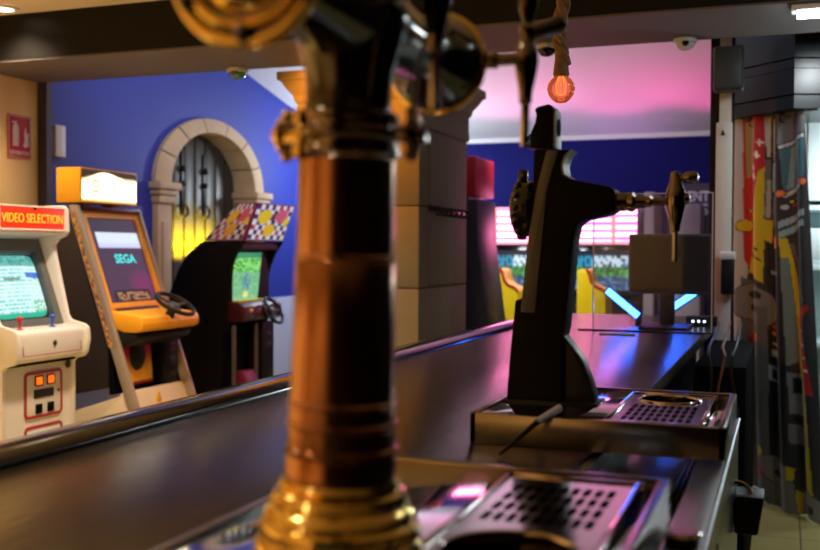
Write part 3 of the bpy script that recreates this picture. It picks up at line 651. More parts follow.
def menu(u, v):
    rx, ry = abs(u-.5)*2, abs(v-.5)*2
    if (rx**7+ry**7) > .8: return (.012, .018, .02)
    if v > .9: return (.02, .5, .32)
    if v < .2: return lerp((.03, .3, .33), (.2, .6, .5), hsh(int(u*26), int(v*34)))
    if u > .72 and .29 < v < .36 + .05*hsh(int(u*60), 3): return (.03, .2, .75)
    if v > .73 and u > .75: return (.05, .55, .34) if hsh(int(u*50), int(v*34), 2) < .55 else (.75, .95, .85)
    row = (v-.2)*17; k = int(row); t = row-k
    if u < .7 and t > .62 and hsh(int(u*70), k) < .72: return (.2, .72, .72)
    if k == 3 and .3 < u < .6: return (.25, .28, .2)
    if u > .72 and t > .6 and hsh(int(u*46), k, 5) < .5: return (.3, .75, .65)
    return (.72, 1., .97)
art('screen', bp(ia+.035, .84, -.03), bp(ib-.055, .84, -.03), bp(ia+.035, .095, -.03), bp(ib-.055, .095, -.03), 90, 70, menu, 'screen_art', bezel, bulge=.022)
# marquee with lit lettering
mq = link('marquee', B().box(-3.66, -3.637, ia, ib, 1.533, 1.66, .003), mat('marquee_red', (.5, .03, .01), .4, emit=.5, ecol=(.8, .03, .006), var=.1), wc)
link('marquee_frame', B().ring_rect((-3.637, (ia+ib)/2, 1.5965), (0, 1, 0), (0, 0, 1), ib-ia, .127, .006, .008, .006), 'cab_white', mq)
link('lettering', text_bm('VIDEO SELECTION', .066, (-3.636, (ia+ib)/2+.004, 1.572), CY, Zv, .001, 'CENTER', .0, .83), 'letter_amber', mq)
link('sensor', B().lathe((-3.636, 4.235, 1.648), (1, 0, 0), [(.011, 0), (.01, .004), (0, .005)], 16), 'void', mq)
cp = link('control_panel', B().prism([(-3.66, 1.036), (-3.535, 1.026), (-3.512, 1.015), (-3.508, .99), (-3.518, .885), (-3.535, .868), (-3.62, .852), (-3.66, .9)], 'y', ia, ib, .004, 2, 20), 'cab_white', wc)
for yy, m_ in ((4.065, 'red'), (4.305, 'blue_stick')):
    j = B().cyl((-3.585, yy, 1.028), (-3.585, yy, 1.07), .006); j.ball((-3.585, yy, 1.082), .0165); j.lathe((-3.585, yy, 1.027), Zv, [(.02, 0), (.016, .006), (.008, .012)], 18); link('joystick', j, m_, cp)
for yy in (4.13, 4.16, 4.19, 4.37, 4.40, 4.43): link('button', B().lathe((-3.57, yy, 1.026), Zv, [(.011, 0), (.011, .006), (.008, .008), (0, .008)], 16), 'cab_white', cp)
link('panel_line', B().ring_rect((-3.5125, (ia+ib)/2, .942), (0, 1, 0), (-.085, 0, 1), .44, .085, .008, .004, .002), 'red_line', cp)
link('panel_lock', B().lathe((-3.5115, 4.235, .955), (1, 0, .08), [(.014, 0), (.014, .004), (.009, .006), (0, .006)], 18), 'grey_plastic', cp)
link('shelf_shadow_gap', B().box(-3.59, -3.57, ia, ib, .846, .856), 'void', cp)
link('emblem', B().ball((-3.594, 4.44, .82), .022, sx=.25), 'grey_plastic', wc)
def outline_door(yc, zc, w_, h, x=-3.609):
    dd = link('coin_door', B().box(x-.004, x+.004, yc-w_/2+.01, yc+w_/2-.01, zc-h/2+.01, zc+h/2-.01, .003), 'cab_white', wc)
    link('door_outline', B().ring_rect((x, yc, zc), (0, 1, 0), (0, 0, 1), w_, h, .028, .014, .007), 'red_line', dd); return dd
d1 = outline_door(4.262, .684, .285, .24)
for yy in (4.222, 4.312):
    link('coin_button', B().box(-3.607, -3.597, yy-.022, yy+.022, .735, .775, .003), 'coin_lit', d1)
    link('button_rim', B().ring_rect((-3.604, yy, .755), (0, 1, 0), (0, 0, 1), .06, .054, .006, .008, .006), 'void', d1)
    link('coin_slot', B().box(-3.606, -3.598, yy-.024, yy+.024, .585, .635, .003), 'void', d1)
link('coin_plate', B().box(-3.606, -3.6, 4.185, 4.335, .665, .71, .003), 'cab_dark', d1)
link('lock', B().lathe((-3.606, 4.375, .69), (1, 0, 0), [(.009, 0), (.007, .006), (0, .006)], 14), 'grey_plastic', d1)
outline_door(4.262, .375, .285, .3)

# ---- orange racing cabinet ----------------------------------------------
oy0, oy1 = 4.93, 5.56
oc = thing('arcade_cabinet', 'orange racing arcade cabinet with glowing white marquee and black steering wheel', 'arcade cabinet', (-3.9, 5.24, 0), 'arcade cabinets along the blue wall')
sp = [(-3.985, 1.70), (-3.925, 1.70), (-3.475, .44), (-3.32, 0), (-3.39, 0), (-3.545, .44)]
for ya, yb in ((oy0, oy0+.03), (oy1-.03, oy1)):
    pn = link('side_panel', B().prism(sp, 'y', ya, yb, .003, 2, 20), 'strip_grey', oc)
    if ya == oy0:
        def deco(u, v):
            if .12 < u < .55:
                h = hsh(int(u*7), int(v*46))
                return (.75, .38, .03) if h < .45 else (.45, .06, .03) if h < .6 else (.3, .24, .2) if h < .8 else (.06, .05, .05)
            return (.3, .24, .2)
        art('side_decal', (-3.978, oy0-.001, 1.66), (-3.925, oy0-.001, 1.66), (-3.70, oy0-.001, .86), (-3.637, oy0-.001, .86), 14, 120, deco, 'art', pn)
link('body', B().prism([(-4.3, .5), (-4.3, 1.69), (-4.0, 1.69), (-3.79, 1.02), (-3.72, .94), (-3.72, .62)], 'y', oy0+.02, oy1-.02, .004), 'cab_dark', oc)
link('base', B().prism([(-4.3, 0), (-4.3, .36), (-3.64, .575), (-3.62, .6), (-3.585, .595), (-3.36, 0)], 'y', oy0+.012, oy1-.012, .006), 'cab_cream', oc)
wn = B(); wn.prism([(5.2, .515), (5.245, .515), (5.2225, .575)], 'x', -3.565, -3.549); link('warning_sign', wn, 'grass_sign', oc)
link('service_panel', B().ring_rect((-3.56, 5.41, .5), (0, 1, 0), (-.35, 0, .93), .2, .14, .01, .004, .006), 'cab_cream', oc)
f0, f1 = Vector((-3.955, 0, 1.685)), Vector((-3.735, 0, 1.075)); fd = f1-f0; fn = Vector((-fd.z, 0, fd.x)).normalized()
def fp(y, t, off=0.): p = f0+fd*t+fn*off; return (p.x, y, p.z)
bz = B(); ja, jb = oy0+.03, oy1-.03
for (ya, yb, ta, tb) in ((ja, ja+.045, 0, 1), (jb-.04, jb, 0, 1), (ja+.045, jb-.04, 0, .1), (ja+.045, jb-.04, .94, 1)):
    r0 = [fp(ya, ta), fp(yb, ta), fp(yb, tb), fp(ya, tb)]; r1 = [fp(ya, ta, .02), fp(yb, ta, .02), fp(yb, tb, .02), fp(ya, tb, .02)]; bz._quads([r0, r1], True, True)
bez = link('bezel', bz, 'orange', oc)
link('top_trim', B().box(-3.965, -3.905, ja, jb, 1.668, 1.695, .006), 'dark_red', bez)
def sega_scr(u, v):
    if v < .07: return (.035, .03, .05)
    if .16 < v < .35 and .1 < u < .98: return lerp((.75, .85, 1), (.5, .5, .95), max(0, (v-.27)/.08)*.7)
    g = (.035, .028, .06); d_ = (u-.8)**2*6+(v-.8)**2*14
    return lerp(g, (.16, .02, .1), max(0, 1-d_*1.6))
art('screen', fp(ja+.045, .1, .006), fp(jb-.04, .1, .006), fp(ja+.045, .94, .006), fp(jb-.04, .94, .006), 60, 70, sega_scr, 'screen_art', bez)
up = (-fd).normalized()
pt = fp(5.275, .545, .009)
link('screen_lettering', text_bm('SEGA', .078, pt, CY, up, .0006, 'CENTER', .002, 1.1), 'letter_cyan', bez)
def plate_art(u, v):
    if v < .18 or v > .9 or u < .03 or u > .97: return (.02, .02, .02)
    h = hsh(int(u*16), int(v*5), 4); return (.6, .45, .25) if h < .35 else (.02, .02, .02) if h < .7 else (.35, .3, .25)
art('instruction_plate', fp(5.08, .82, .012), fp(5.42, .82, .012), fp(5.08, .93, .012), fp(5.42, .93, .012), 48, 15, plate_art, 'art', bez)
db = link('dashboard', B().prism([(-3.76, 1.11), (-3.725, 1.075), (-3.66, 1.06), (-3.53, 1.05), (-3.495, 1.035), (-3.485, 1.0), (-3.49, .968), (-3.53, .95), (-3.62, .95), (-3.76, 1.0)], 'y', ja, oy1+.005, .006, 2, 20), 'orange', oc)
link('dash_recess', B().prism([(-3.728, 1.085), (-3.712, 1.088), (-3.70, 1.066), (-3.72, 1.066)], 'y', ja+.06, jb-.09), 'dark_red', db)
link('dash_underside', B().prism([(-3.78, .995), (-3.62, .948), (-3.52, .93), (-3.535, .90), (-3.62, .86), (-3.78, .86)], 'y', ja, jb, .006), 'black_plastic', oc)
wcn = Vector((-3.47, 5.27, 1.108)); wax = Vector((.5, 0, .87)).normalized()
sw = B().torus(wcn, wax, .122, .013, 44, 10); swo = link('steering_wheel', sw, 'black_plastic', db)
hub = B().lathe(wcn-wax*.02, wax, [(.035, 0), (.04, .008), (.03, .022), (.0, .024)], 24)
for q in (0, 1, 2):
    a = pi/2+q*2*pi/3; u = wax.cross(Vector((0, 1, 0))).normalized(); v = Vector((0, 1, 0)); dr = u*cos(a)+v*sin(a); hub.tube([wcn-wax*.01+dr*.03, wcn+dr*.118], .009, 8)
link('wheel_hub', hub, 'grey_plastic', swo); link('steering_column', B().cyl(wcn-wax*.1, wcn-wax*.015, .03, .024), 'black_plastic', swo)
def flame(u, v):
    d_ = sqrt((u-.5)**2*1.4+(v-.25)**2); 
    if v > .93: return (.25, .01, .02)
    c = lerp((.5, .01, .03), (.95, .55, .01), min(1, max(0, (v-.35)*2.2+.25*sin(u*9)*.5)))
    return c
link('footwell_back', B().box(-3.72, -3.69, ja, jb, .58, .96), 'void', oc)
sf = art('speaker_panel', (-3.665, 5.0, .9), (-3.665, 5.29, .9), (-3.645, 5.0, .625), (-3.645, 5.29, .625), 40, 40, flame, 'art', oc)
link('speaker_cone', B().ball((-3.655, 5.145, .80), .075, sx=.4, sz=1.25), 'black_plastic', sf)
cbx = link('coin_box', B().box(-3.69, -3.6, 5.37, 5.5, .61, .9, .006), 'black_plastic', oc)
for k, (zz, hh) in enumerate(((.83, .05), (.74, .06), (.66, .03))): link('coin_plate', B().box(-3.602, -3.597, 5.4, 5.47, zz-hh/2, zz+hh/2, .002), 'cab_dark' if k else 'dark_red', cbx)
# marquee box
my0, my1 = 4.93, 5.49
mb = link('marquee_box', B().box(-4.075, -3.9, my0, my1, 1.715, 1.925, .006), 'orange', oc)
def glow(u, v):
    x = (u-.5)*2; top = .13+.07*sin(u*9+1)+.16*abs(x)**3
    if v < top*.8: return (.03, .02, .01)
    if v < top: return (1., .75, .25)
    if .76 < u < .93 and v < .3: return (.85, .95, .85)
    k = ((u-.24)/.07)**2+((v-.5)/.2)**2
    if .55 < k < 1.25: return (.45, .3, .03)
    if u > .3 and .35 < v < .75 and abs(sin(u*26)+.6*sin(u*41)) < .16: return (1., .78, .3)
    if v > .93: return (1., .7, .2)
    return (3.2, 2.6, 1.7)
art('marquee_art', (-3.8985, my0+.012, 1.915), (-3.8985, my1-.012, 1.915), (-3.8985, my0+.012, 1.725), (-3.8985, my1-.012, 1.725), 96, 36, glow, 'lit_art', mb)
pz = B(); pz.box(-4.05, -3.97, 5.05, 5.11, 1.685, 1.72); pz.box(-4.05, -3.97, 5.33, 5.39, 1.685, 1.72); link('marquee_bracket', pz, 'dark_red', oc)

# ---- black racing cabinet with chequered marquee --------------------------
ky0, ky1 = 6.35, 6.955
kc = thing('arcade_cabinet', 'black racing arcade cabinet with chequered marquee in front of the arched door', 'arcade cabinet', (-3.95, 6.65, 0), 'arcade cabinets along the blue wall')
ks = [(-4.25, 0), (-4.25, 1.0), (-4.228, 1.125), (-4.192, 1.205), (-4.157, 1.29), (-4.09, 1.392), (-3.97, 1.49), (-3.94, 1.503), (-3.605, 1.503), (-3.665, 1.42), (-3.71, 1.32), (-3.728, 1.25), (-3.74, 1.08), (-3.74, .86), (-3.80, .84), (-3.80, .1), (-3.7, 0)]
for ya, yb in ((ky0, ky0+.025), (ky1-.025, ky1)): link('side_panel', B().prism(ks, 'y', ya, yb, .003, 2, 25), 'black_satin', kc)
link('body', B().prism([(-4.24, .02), (-4.24, 1.0), (-4.15, 1.28), (-3.96, 1.48), (-3.75, 1.49), (-3.8, 1.3), (-3.81, .85), (-3.9, .8), (-3.9, .02)], 'y', ky0+.02, ky1-.02), 'black_plastic', kc)
mk = link('marquee', B().prism([(-3.94, 1.506), (-3.655, 1.776), (-3.503, 1.776), (-3.605, 1.506)], 'y', ky0, ky1-.01, .002), 'magenta', kc)
def chk(u, v, su, sv, s):
    for (cx, cy, r, c) in ((.28, .35, .17, (.75, .5, .03)), (.72, .3, .16, (.6, .1, .18)), (.5, .72, .15, (.75, .45, .02)), (.88, .45, .1, (.72, .55, .05)), (.5, .35, .08, (.1, .02, .04))):
        if ((u-cx)/r)**2+((v-cy)/(r*1.2))**2 < .8+.5*hsh(int(u*30), int(v*20), s): return c
    h = (int(u*su)+int(v*sv)) % 2
    return (.72, .7, .72) if h else ((.05, .02, .16) if hsh(int(u*su), int(v*sv), s) < .75 else (.4, .02, .1))
art('side_art', (-3.655, ky0-.002, 1.768), (-3.515, ky0-.002, 1.768), (-3.925, ky0-.002, 1.512), (-3.625, ky0-.002, 1.512), 60, 44, lambda u, v: chk(u, v, 9, 7, 1), 'art', mk)
M['lit_half'] = attr_mat('softly_backlit_art', .3, .8)
art('front_art', (-3.5, ky0+.02, 1.768), (-3.5, ky1-.03, 1.768), (-3.6, ky0+.02, 1.514), (-3.6, ky1-.03, 1.514), 72, 44, lambda u, v: chk(u, v, 10, 7, 2), 'lit_half', mk)
link('speaker_grille', B().box(-3.69, -3.64, ky0+.025, ky1-.03, 1.44, 1.49, .004), 'cab_dark', kc)
def game(u, v):
    h = hsh(int(u*22), int(v*24)); e = 1
    if v < .12: return (.04*e, .28, .12)
    if v < .42: return lerp((.02, .25, .03), (.35, .9, .25), h)
    if .36 < u < .6 and .42 < v < .78: return (.1, .3, .35) if h < .7 else (.35, .5, .55)
    if (u-.5)**2*4+(v-.87)**2*9 < .04: return (.85, .8, .25)
    return lerp((.08, .4, .16), (.3, .62, .35), h*.7+.3*v)
art('screen', (-3.70, ky0+.035, 1.42), (-3.70, ky1-.175, 1.42), (-3.738, ky0+.035, 1.068), (-3.738, ky1-.175, 1.068), 50, 50, game, 'screen_art', kc, bulge=.01)
for ya, yb in ((ky1-.17, ky1-.025), (ky0+.025, ky0+.034)): link('bezel', B().box(-3.76, -3.72, ya, yb, 1.0, 1.44), 'black_plastic', kc)
dk = link('dashboard', B().prism([(-3.78, 1.072), (-3.66, 1.062), (-3.615, 1.03), (-3.6, .95), (-3.64, .92), (-3.78, .925)], 'y', ky0+.01, ky1-.02, .008), 'dark_red', kc)
link('dash_strip', B().box(-3.735, -3.665, ky0+.05, ky1-.12, 1.062, 1.073, .002), 'yellow', dk)
for k in range(2): link('start_button', B().ball((-3.607, ky0+.1+.0*k, 1.0-.045*k), .014, n=12), ('yellow', 'blue_stick')[k], dk)
wcn = Vector((-3.555, 6.69, .99)); wax = Vector((.85, .0, .52)).normalized()
so = link('steering_wheel', B().torus(wcn, wax, .105, .013, 40, 10), 'black_gloss', dk)
hb = B().lathe(wcn-wax*.015, wax, [(.035, 0), (.04, .008), (.025, .02), (0, .022)], 24)
for q in range(3):
    a = pi/2+q*2*pi/3; u = wax.cross(Vector((0, 1, 0))).normalized(); dr = u*cos(a)+Vector((0, 1, 0))*sin(a); hb.tube([wcn-wax*.01+dr*.03, wcn+dr*.1], .009, 8)
link('wheel_hub', hb, 'grey_plastic', so); link('steering_column', B().cyl(wcn-wax*.08, wcn-wax*.012, .028), 'black_plastic', so)
cb = link('coin_box', B().box(-3.78, -3.66, 6.72, 6.9, .3, .9, .006), 'black_plastic', kc)
for zz in (.8, .72): link('coin_plate', B().box(-3.662, -3.656, 6.78, 6.86, zz-.022, zz+.022, .002), 'grey_plastic', cb)
M['tube_grey'] = mat('tube_grey', (.16, .15, .15), .4, .4)
fr = B()
for yy in (6.3, 6.62): fr.tube([(-3.66, yy, .9), (-3.66, yy, .5), (-3.66, yy, .35), (-3.665, yy, .31), (-3.69, yy, .28), (-3.75, yy, .27), (-4.0, yy, .27)], .016, 10)
link('seat_frame', fr, 'tube_grey', kc)
pd = B(); pd.prism([(-3.74, .35), (-3.60, .35), (-3.58, .4), (-3.66, .56), (-3.72, .56)], 'y', 6.42, 6.6, .012); link('pedal_unit', pd, 'magenta', kc)
link('foot_plate', B().box(-3.8, -3.2, ky0+.02, ky1, .22, .26, .005), 'black_plastic', kc)

# ---- twin racing cabinet at the far wall ----------------------------------
tc_ = thing('arcade_cabinet', 'twin yellow racing cabinet under a pink striped marquee at the far wall', 'arcade cabinet', (-1.9, 8.9, 0), 'arcade cabinets at the far wall')
link('body', B().prism([(8.98, 0), (8.98, .95), (9.08, 1.0), (9.08, 1.5), (9.5, 1.5), (9.5, 0)], 'x', -2.62, -1.18, .01), 'black_plastic', tc_)
mm = link('marquee', B().box(-2.63, -1.2, 8.99, 9.35, 1.5, 1.845, .01), 'white_plastic', tc_)
def stripes(u, v):
    for c in (.1, .36, .62, .86):
        if abs(u-c) < .012: return (.5, .16, .1)
    if v < .07 or v > .93: return (.8, .2, .35)
    s = sin(v*2*pi*5); w_ = hsh(int(u*9), int(v*5), 3)
    return (1.2, .1, .4) if s > .3 else (4.4, 1.0, 2.2) if w_ < .75 else (3.4, .6, 1.4)
M['pink_lit'] = attr_mat('pink_backlit_art', .3, 2.8)
art('marquee_art', (-2.625, 8.986, 1.84), (-1.205, 8.986, 1.84), (-2.625, 8.986, 1.51), (-1.205, 8.986, 1.51), 120, 50, stripes, 'pink_lit', mm)
def race(u, v):
    h = hsh(int(u*26), int(v*14), 8)
    if v < .12: return (.01, .02, .04)
    if v < .42: return (.75, .95, 1) if (.35 < u < .95 and h > .35) else (.03, .3, .5) if h > .2 else (.01, .05, .1)
    if v < .66: return lerp((.01, .06, .03), (.12, .6, .15), h*h)
    return lerp((.01, .05, .12), (.1, .3, .5), h*h)
for xa, xb in ((-2.5, -2.0), (-1.78, -1.26)):
    h_ = link('screen_housing', B().box(xa-.05, xb+.05, 9.03, 9.1, 1.06, 1.5, .006), 'black_gloss', tc_)
    art('screen', (xa, 9.026, 1.45), (xb, 9.026, 1.45), (xa, 9.026, 1.1), (xb, 9.026, 1.1), 52, 28, race, 'screen_art', h_)
stp = [(0, .1), (0, 1.30), (.075, 1.305), (.095, 1.27), (.11, 1.21), (.14, 1.175), (.20, 1.15), (.225, 1.12), (.225, .1)]
for x0 in (-2.19, -1.50):
    s_ = link('seat_shell', B().prism([(x0+p, q) for p, q in stp], 'y', 7.8, 8.1, .012), 'yellow', tc_)
    link('seat_trim', B().tube([(x0+p, 7.8, q) for p, q in stp[2:8]], .011, 8), 'red', s_)
link('seat_base', B().box(-2.3, -1.2, 7.75, 8.99, 0, .12, .01), 'black_plastic', tc_)
# ---- black cabinet hidden behind the pillar --------------------------------
bc = thing('arcade_cabinet', 'black cabinet with red top box peeping out behind the stone pillar', 'arcade cabinet', (-2.2, 6.75, 0), 'arcade cabinets at the far wall')
link('body', B().prism([(-2.5, 0), (-2.5, 1.79), (-1.95, 1.79), (-1.94, 1.5), (-1.865, .94), (-1.8, 0)], 'y', 6.58, 7.05, .008), mat('cab_navy', (.02, .022, .04), .4), bc)
link('top_box', B().box(-2.5, -1.96, 6.58, 7.05, 1.815, 2.085, .01), mat('box_red', (.45, .01, .03), .4, emit=.0), bc)
link('top_bracket', B().box(-2.4, -2.05, 6.7, 6.95, 1.78, 1.82), 'black_plastic', bc)
# ---- pale grey machine behind the acrylic, poster on far wall ---------------
pg = thing('vending_machine', 'pale grey machine against the far wall behind the acrylic guard', 'machine', (-.9, 9.4, 0))
link('body', B().box(-1.16, -1.07, 9.1, 9.7, 0, 1.97, .01), 'pale_grey', pg); link('side_box', B().box(-.93, -.676, 9.1, 9.6, 0, 1.862, .01), 'pale_grey', pg); link('plinth', B().box(-1.07, -.93, 9.2, 9.6, 0, 1.5), 'cab_dark', pg)
ps = thing('poster', 'dark poster with grey LENT lettering on the far blue wall', 'poster', (-.85, 9.89, 1.6))
link('sheet', B().box(-1.03, -.645, 9.88, 9.895, 1.5, 2.09), mat('poster_dark', (.05, .035, .06), .5), ps)
link('lettering', text_bm('LENT', .128, (-.655, 9.878, 1.925), (1, 0, 0), Zv, .001, 'RIGHT', .004, .84), 'letter_grey', ps)
link('small_lettering', text_bm('OS', .15, (-.665, 9.878, 1.795), (1, 0, 0), Zv, .001, 'RIGHT', .002, .9), 'letter_grey', ps)

# ================================================================== WALL THINGS
sg = thing('extinguisher_sign', 'red fire extinguisher sign on the cream wall at the left', 'sign', (-4.46, 5.065, 2.0))
link('plate', B().box(-4.469, -4.462, 4.965, 5.165, 2.0, 2.268, .001), 'sign_red', sg)
ico = B(); X0 = -4.461
ico.box(X0-.001, X0+.001, 5.005, 5.055, 2.075, 2.19, .0005); ico.ball((X0, 5.03, 2.19), .024, sx=.06); ico.box(X0-.001, X0+.001, 5.022, 5.038, 2.2, 2.228); ico.box(X0-.001, X0+.001, 5.0, 5.022, 2.215, 2.225)
link('extinguisher_symbol', ico, 'sign_white', sg)
fi = B().prism([(5.095, 2.075), (5.12, 2.07), (5.145, 2.085), (5.14, 2.13), (5.148, 2.17), (5.128, 2.15), (5.118, 2.2), (5.105, 2.16), (5.11, 2.12)], 'x', X0-.001, X0+.001); link('flame_symbol', fi, 'sign_white', sg)
link('lettering', text_bm('EXTINTOR', .036, (X0, 5.065, 2.022), CY, Zv, .0006, 'CENTER', .0006, .95), 'sign_white', sg)
link('border', B().ring_rect((X0-.001, 5.065, 2.134), (0, 1, 0), (0, 0, 1), .19, .258, .006, .004, .001), 'sign_white', sg)
tag(link('wall_box', B().box(WX, WX+.05, 5.325, 5.42, 2.035, 2.24, .006), 'white_plastic'), 'small white box on the blue wall beside the dark trim', 'box')
hk = thing('coat_rack', 'dark iron coat rack with small hooks on the stone pillar', 'coat rack', (PX1, 5.8, 1.65))
link('bar', B().box(PX1+.012, PX1+.03, 5.47, 6.17, 1.665, 1.70, .004), 'black_metal', hk)
for k in range(7):
    yy = 5.52+k*.1; link('hook', B().tube([(PX1+.028, yy, 1.69), (PX1+.06, yy, 1.685), (PX1+.075, yy, 1.665), (PX1+.06, yy, 1.645), (PX1+.04, yy, 1.648)], .008, 8), 'black_metal', hk)

# ================================================================== RIGHT SIDE
po = struct('trim_5', B().box(-.335, -.255, 5.5, 5.56, 0, 2.112, .004), 'post_white')
struct('trim_6', B().box(-.32, -.262, 5.51, 5.55, 2.112, 2.60), 'post_white')
struct('trim_7', B().box(-.37, -.25, 5.57, 5.66, 0, 2.75), 'black_plastic')
tag(link('warning_label', B().prism([(-.312, 2.045), (-.29, 2.045), (-.301, 2.075)], 'y', 5.494, 5.5), 'black_plastic'), 'tiny dark triangular warning label on the white post', 'label')
sp_ = thing('loudspeaker', 'black wall loudspeaker fixed to the white post under the beam', 'loudspeaker', (-.265, 5.4, 2.26))
link('cabinet', B().box(-.345, -.2, 5.36, 5.49, 2.258, 2.482, .012, 3), 'speaker', sp_)
link('grille', B().box(-.338, -.207, 5.352, 5.362, 2.266, 2.474, .006), 'speaker', sp_)
link('bracket', B().box(-.305, -.275, 5.48, 5.52, 2.34, 2.4), 'black_plastic', sp_)
# dark canopy over the curtain
poly = [(-.35, 6.06), (-.274, 5.986), (.044, 5.678), (.75, 5.95), (.75, 7.0), (-.35, 7.0)]
def off(e): return [(-.35-e, 6.06-e), (-.274-e*.7, 5.986-e*.7), (.044, 5.678-e*1.2), (.75, 5.95-e), (.75, 7.0), (-.35-e, 7.0)]
can = bpy.data.objects.new('canopy', None); COL.objects.link(can); can.location = (.1, 6.2, 2.2); ORG['canopy'] = Vector((.1, 6.2, 2.2)); can['kind'] = 'structure'
for z0, z1, e in ((2.195, 2.262, .0), (2.27, 2.40, .012), (2.405, 2.452, .004), (2.46, 2.75, .012)):
    link('fascia', B().prism(off(e), 'z', z0, z1, 0), 'canopy_black', can, 5)
link('core', B().prism(off(-.02), 'z', 2.2, 2.75), 'void', can)
# curtain with a comic print
YEL, RED, GRY, DRK, LGT, BLU, TAN = (.62, .5, .01), (.5, .015, .02), (.13, .13, .14), (.008, .008, .01), (.5, .53, .57), (.12, .25, .3), (.36, .31, .13)
SH = []
def P(c, *pts): SH.append(('p', c, pts))
def Cc(c, x, y, r): SH.append(('c', c, (x, y, r)))
P((.03, .03, .036), (735, 100), (830, 100), (830, 530), (735, 530))
P(LGT, (735, 108), (747, 108), (746, 300), (735, 420)); P(GRY, (742, 280), (770, 300), (772, 520), (742, 520))
P(RED, (746, 108), (771, 108), (766, 180), (757, 230), (748, 270), (744, 262)); P(TAN, (747, 116), (761, 114), (755, 172), (747, 174))
P(YEL, (763, 168), (768, 160), (765, 282), (747, 276)); Cc(YEL, 746, 225, 6); Cc(YEL, 750, 209, 2)
for cx, cy in ((762, 150), (759, 172), (758, 163), (764, 137)): P((.8, .75, .75), (cx-2.5, cy-1), (cx+2.5, cy), (cx+2.5, cy+2), (cx-2.5, cy+1)); P((.8, .75, .75), (cx-.8, cy-3.5), (cx+.8, cy-3.5), (cx+.8, cy+4), (cx-.8, cy+4))
P(DRK, (749, 258), (757, 245), (763, 248), (761, 250), (756, 248), (751, 259)); P(DRK, (752, 252), (764, 258), (764, 260), (752, 254))
P(DRK, (767, 105), (787, 105), (787, 460), (768, 460)); P(LGT, (767, 112), (772, 112), (771, 152), (768, 152)); P(GRY, (767, 155), (771, 155), (770, 215), (766, 215)); P((.4, .42, .44), (768, 176), (771, 176), (770, 214), (767, 214))
P(TAN, (775, 117), (781, 117), (779, 156), (774, 156)); P((.25, .42, .46), (773, 160), (780, 160), (779, 188), (772, 188)); P(GRY, (772, 193), (780, 193), (779, 222), (772, 222)); P(YEL, (766, 216), (772, 216), (771, 240), (764, 236))
P(RED, (772, 233), (781, 231), (781, 244), (773, 244))
P((.85, .85, .8), (774, 234), (779, 234), (779, 236), (776, 236), (776, 238), (779, 238), (779, 240), (776, 240), (776, 242), (779, 242), (779, 244), (774, 244)); P((.3, .45, .5), (770, 268), (780, 268), (780, 271), (770, 271))
P((.3, .45, .5), (770, 341), (780, 341), (780, 344), (770, 344)); P((.3, .42, .46), (770, 349), (780, 349), (780, 356), (770, 356)); Cc(RED, 772, 325, 2); Cc(RED, 778, 326, 2); Cc((.6, .25, .02), 772, 332, 2); P(LGT, (768, 366), (777, 366), (777, 382), (768, 382)); P(DRK, (770, 369), (775, 369), (775, 379), (770, 379))
P(GRY, (782, 112), (806, 112), (806, 132), (782, 143)); P((.55, .6, .62), (783, 144), (806, 134), (806, 137), (783, 147))
P((.05, .14, .18), (784, 148), (806, 138), (806, 178), (786, 190)); P((.2, .32, .36), (791, 147), (797, 144), (793, 186), (788, 188)); P((.2, .32, .36), (799, 142), (802, 141), (798, 183), (796, 184))
P((.55, .6, .62), (786, 192), (806, 180), (806, 184), (786, 196)); Cc((.8, .18, .04), 784, 191, 3.2); Cc((.8, .18, .04), 804, 181, 3.2)
P((.025, .025, .03), (784, 197), (806, 186), (806, 212), (784, 220)); Cc(YEL, 791, 200, 1.6); Cc((.1, .5, .1), 796, 198, 1.6); Cc(RED, 793, 204, 1.6); Cc((.1, .3, .7), 798, 203, 1.6); Cc(LGT, 787, 205, 2.4)
P((.3, .45, .5), (783, 219), (806, 208), (806, 214), (783, 226)); P((.3, .45, .5), (783, 229), (806, 218), (806, 224), (783, 236))
P(YEL, (783, 236), (788, 236), (797, 290), (806, 380), (813, 490), (807, 490), (800, 390), (790, 320)); P((.16, .24, .24), (784, 255), (789, 255), (797, 360), (788, 364)); P(GRY, (789, 242), (792, 242), (806, 300), (804, 302))
P(RED, (796, 318), (808, 302), (809, 306), (803, 322), (812, 392), (807, 392)); 
for cx, cy in ((800, 330), (803, 343), (805, 356), (807, 368)): P((.8, .75, .75), (cx-2, cy), (cx+2, cy-1), (cx+2, cy+1.5), (cx-2, cy+2))
Cc((.2, .2, .21), 755, 308, 21); Cc(DRK, 751, 300, 3.4); Cc(DRK, 760, 296, 3.4); Cc(DRK, 752, 314, 3.4); Cc(DRK, 762, 312, 3.4)
P(RED, (747, 346), (757, 335), (756, 356), (744, 362)); P(YEL, (742, 362), (752, 352), (750, 374), (741, 374)); P(YEL, (758, 338), (763, 338), (762, 362), (758, 362)); P(GRY, (760, 310), (767, 305), (766, 420), (760, 420))
P((.1, .1, .11), (741, 376), (760, 372), (764, 430), (742, 440)); P((.26, .26, .28), (788, 370), (802, 376), (806, 420), (790, 412)); P(DRK, (791, 376), (800, 380), (800, 395), (791, 392)); P(DRK, (792, 416), (806, 424), (806, 427), (792, 420)); P((.22, .22, .24), (789, 422), (806, 430), (808, 450), (790, 442))
P(YEL, (757, 458), (764, 460), (763, 474), (757, 472)); P(RED, (755, 474), (763, 474), (763, 494), (755, 494)); Cc((.24, .22, .2), 776, 475, 15); Cc(DRK, 775, 477, 3); P(YEL, (788, 464), (793, 468), (792, 482), (788, 478)); Cc((.26, .25, .23), 808, 505, 15); Cc(DRK, 809, 506, 3.5); P(YEL, (794, 490), (799, 494), (798, 520), (794, 520)); P((.2, .19, .17), (770, 490), (792, 480), (796, 520), (770, 520))
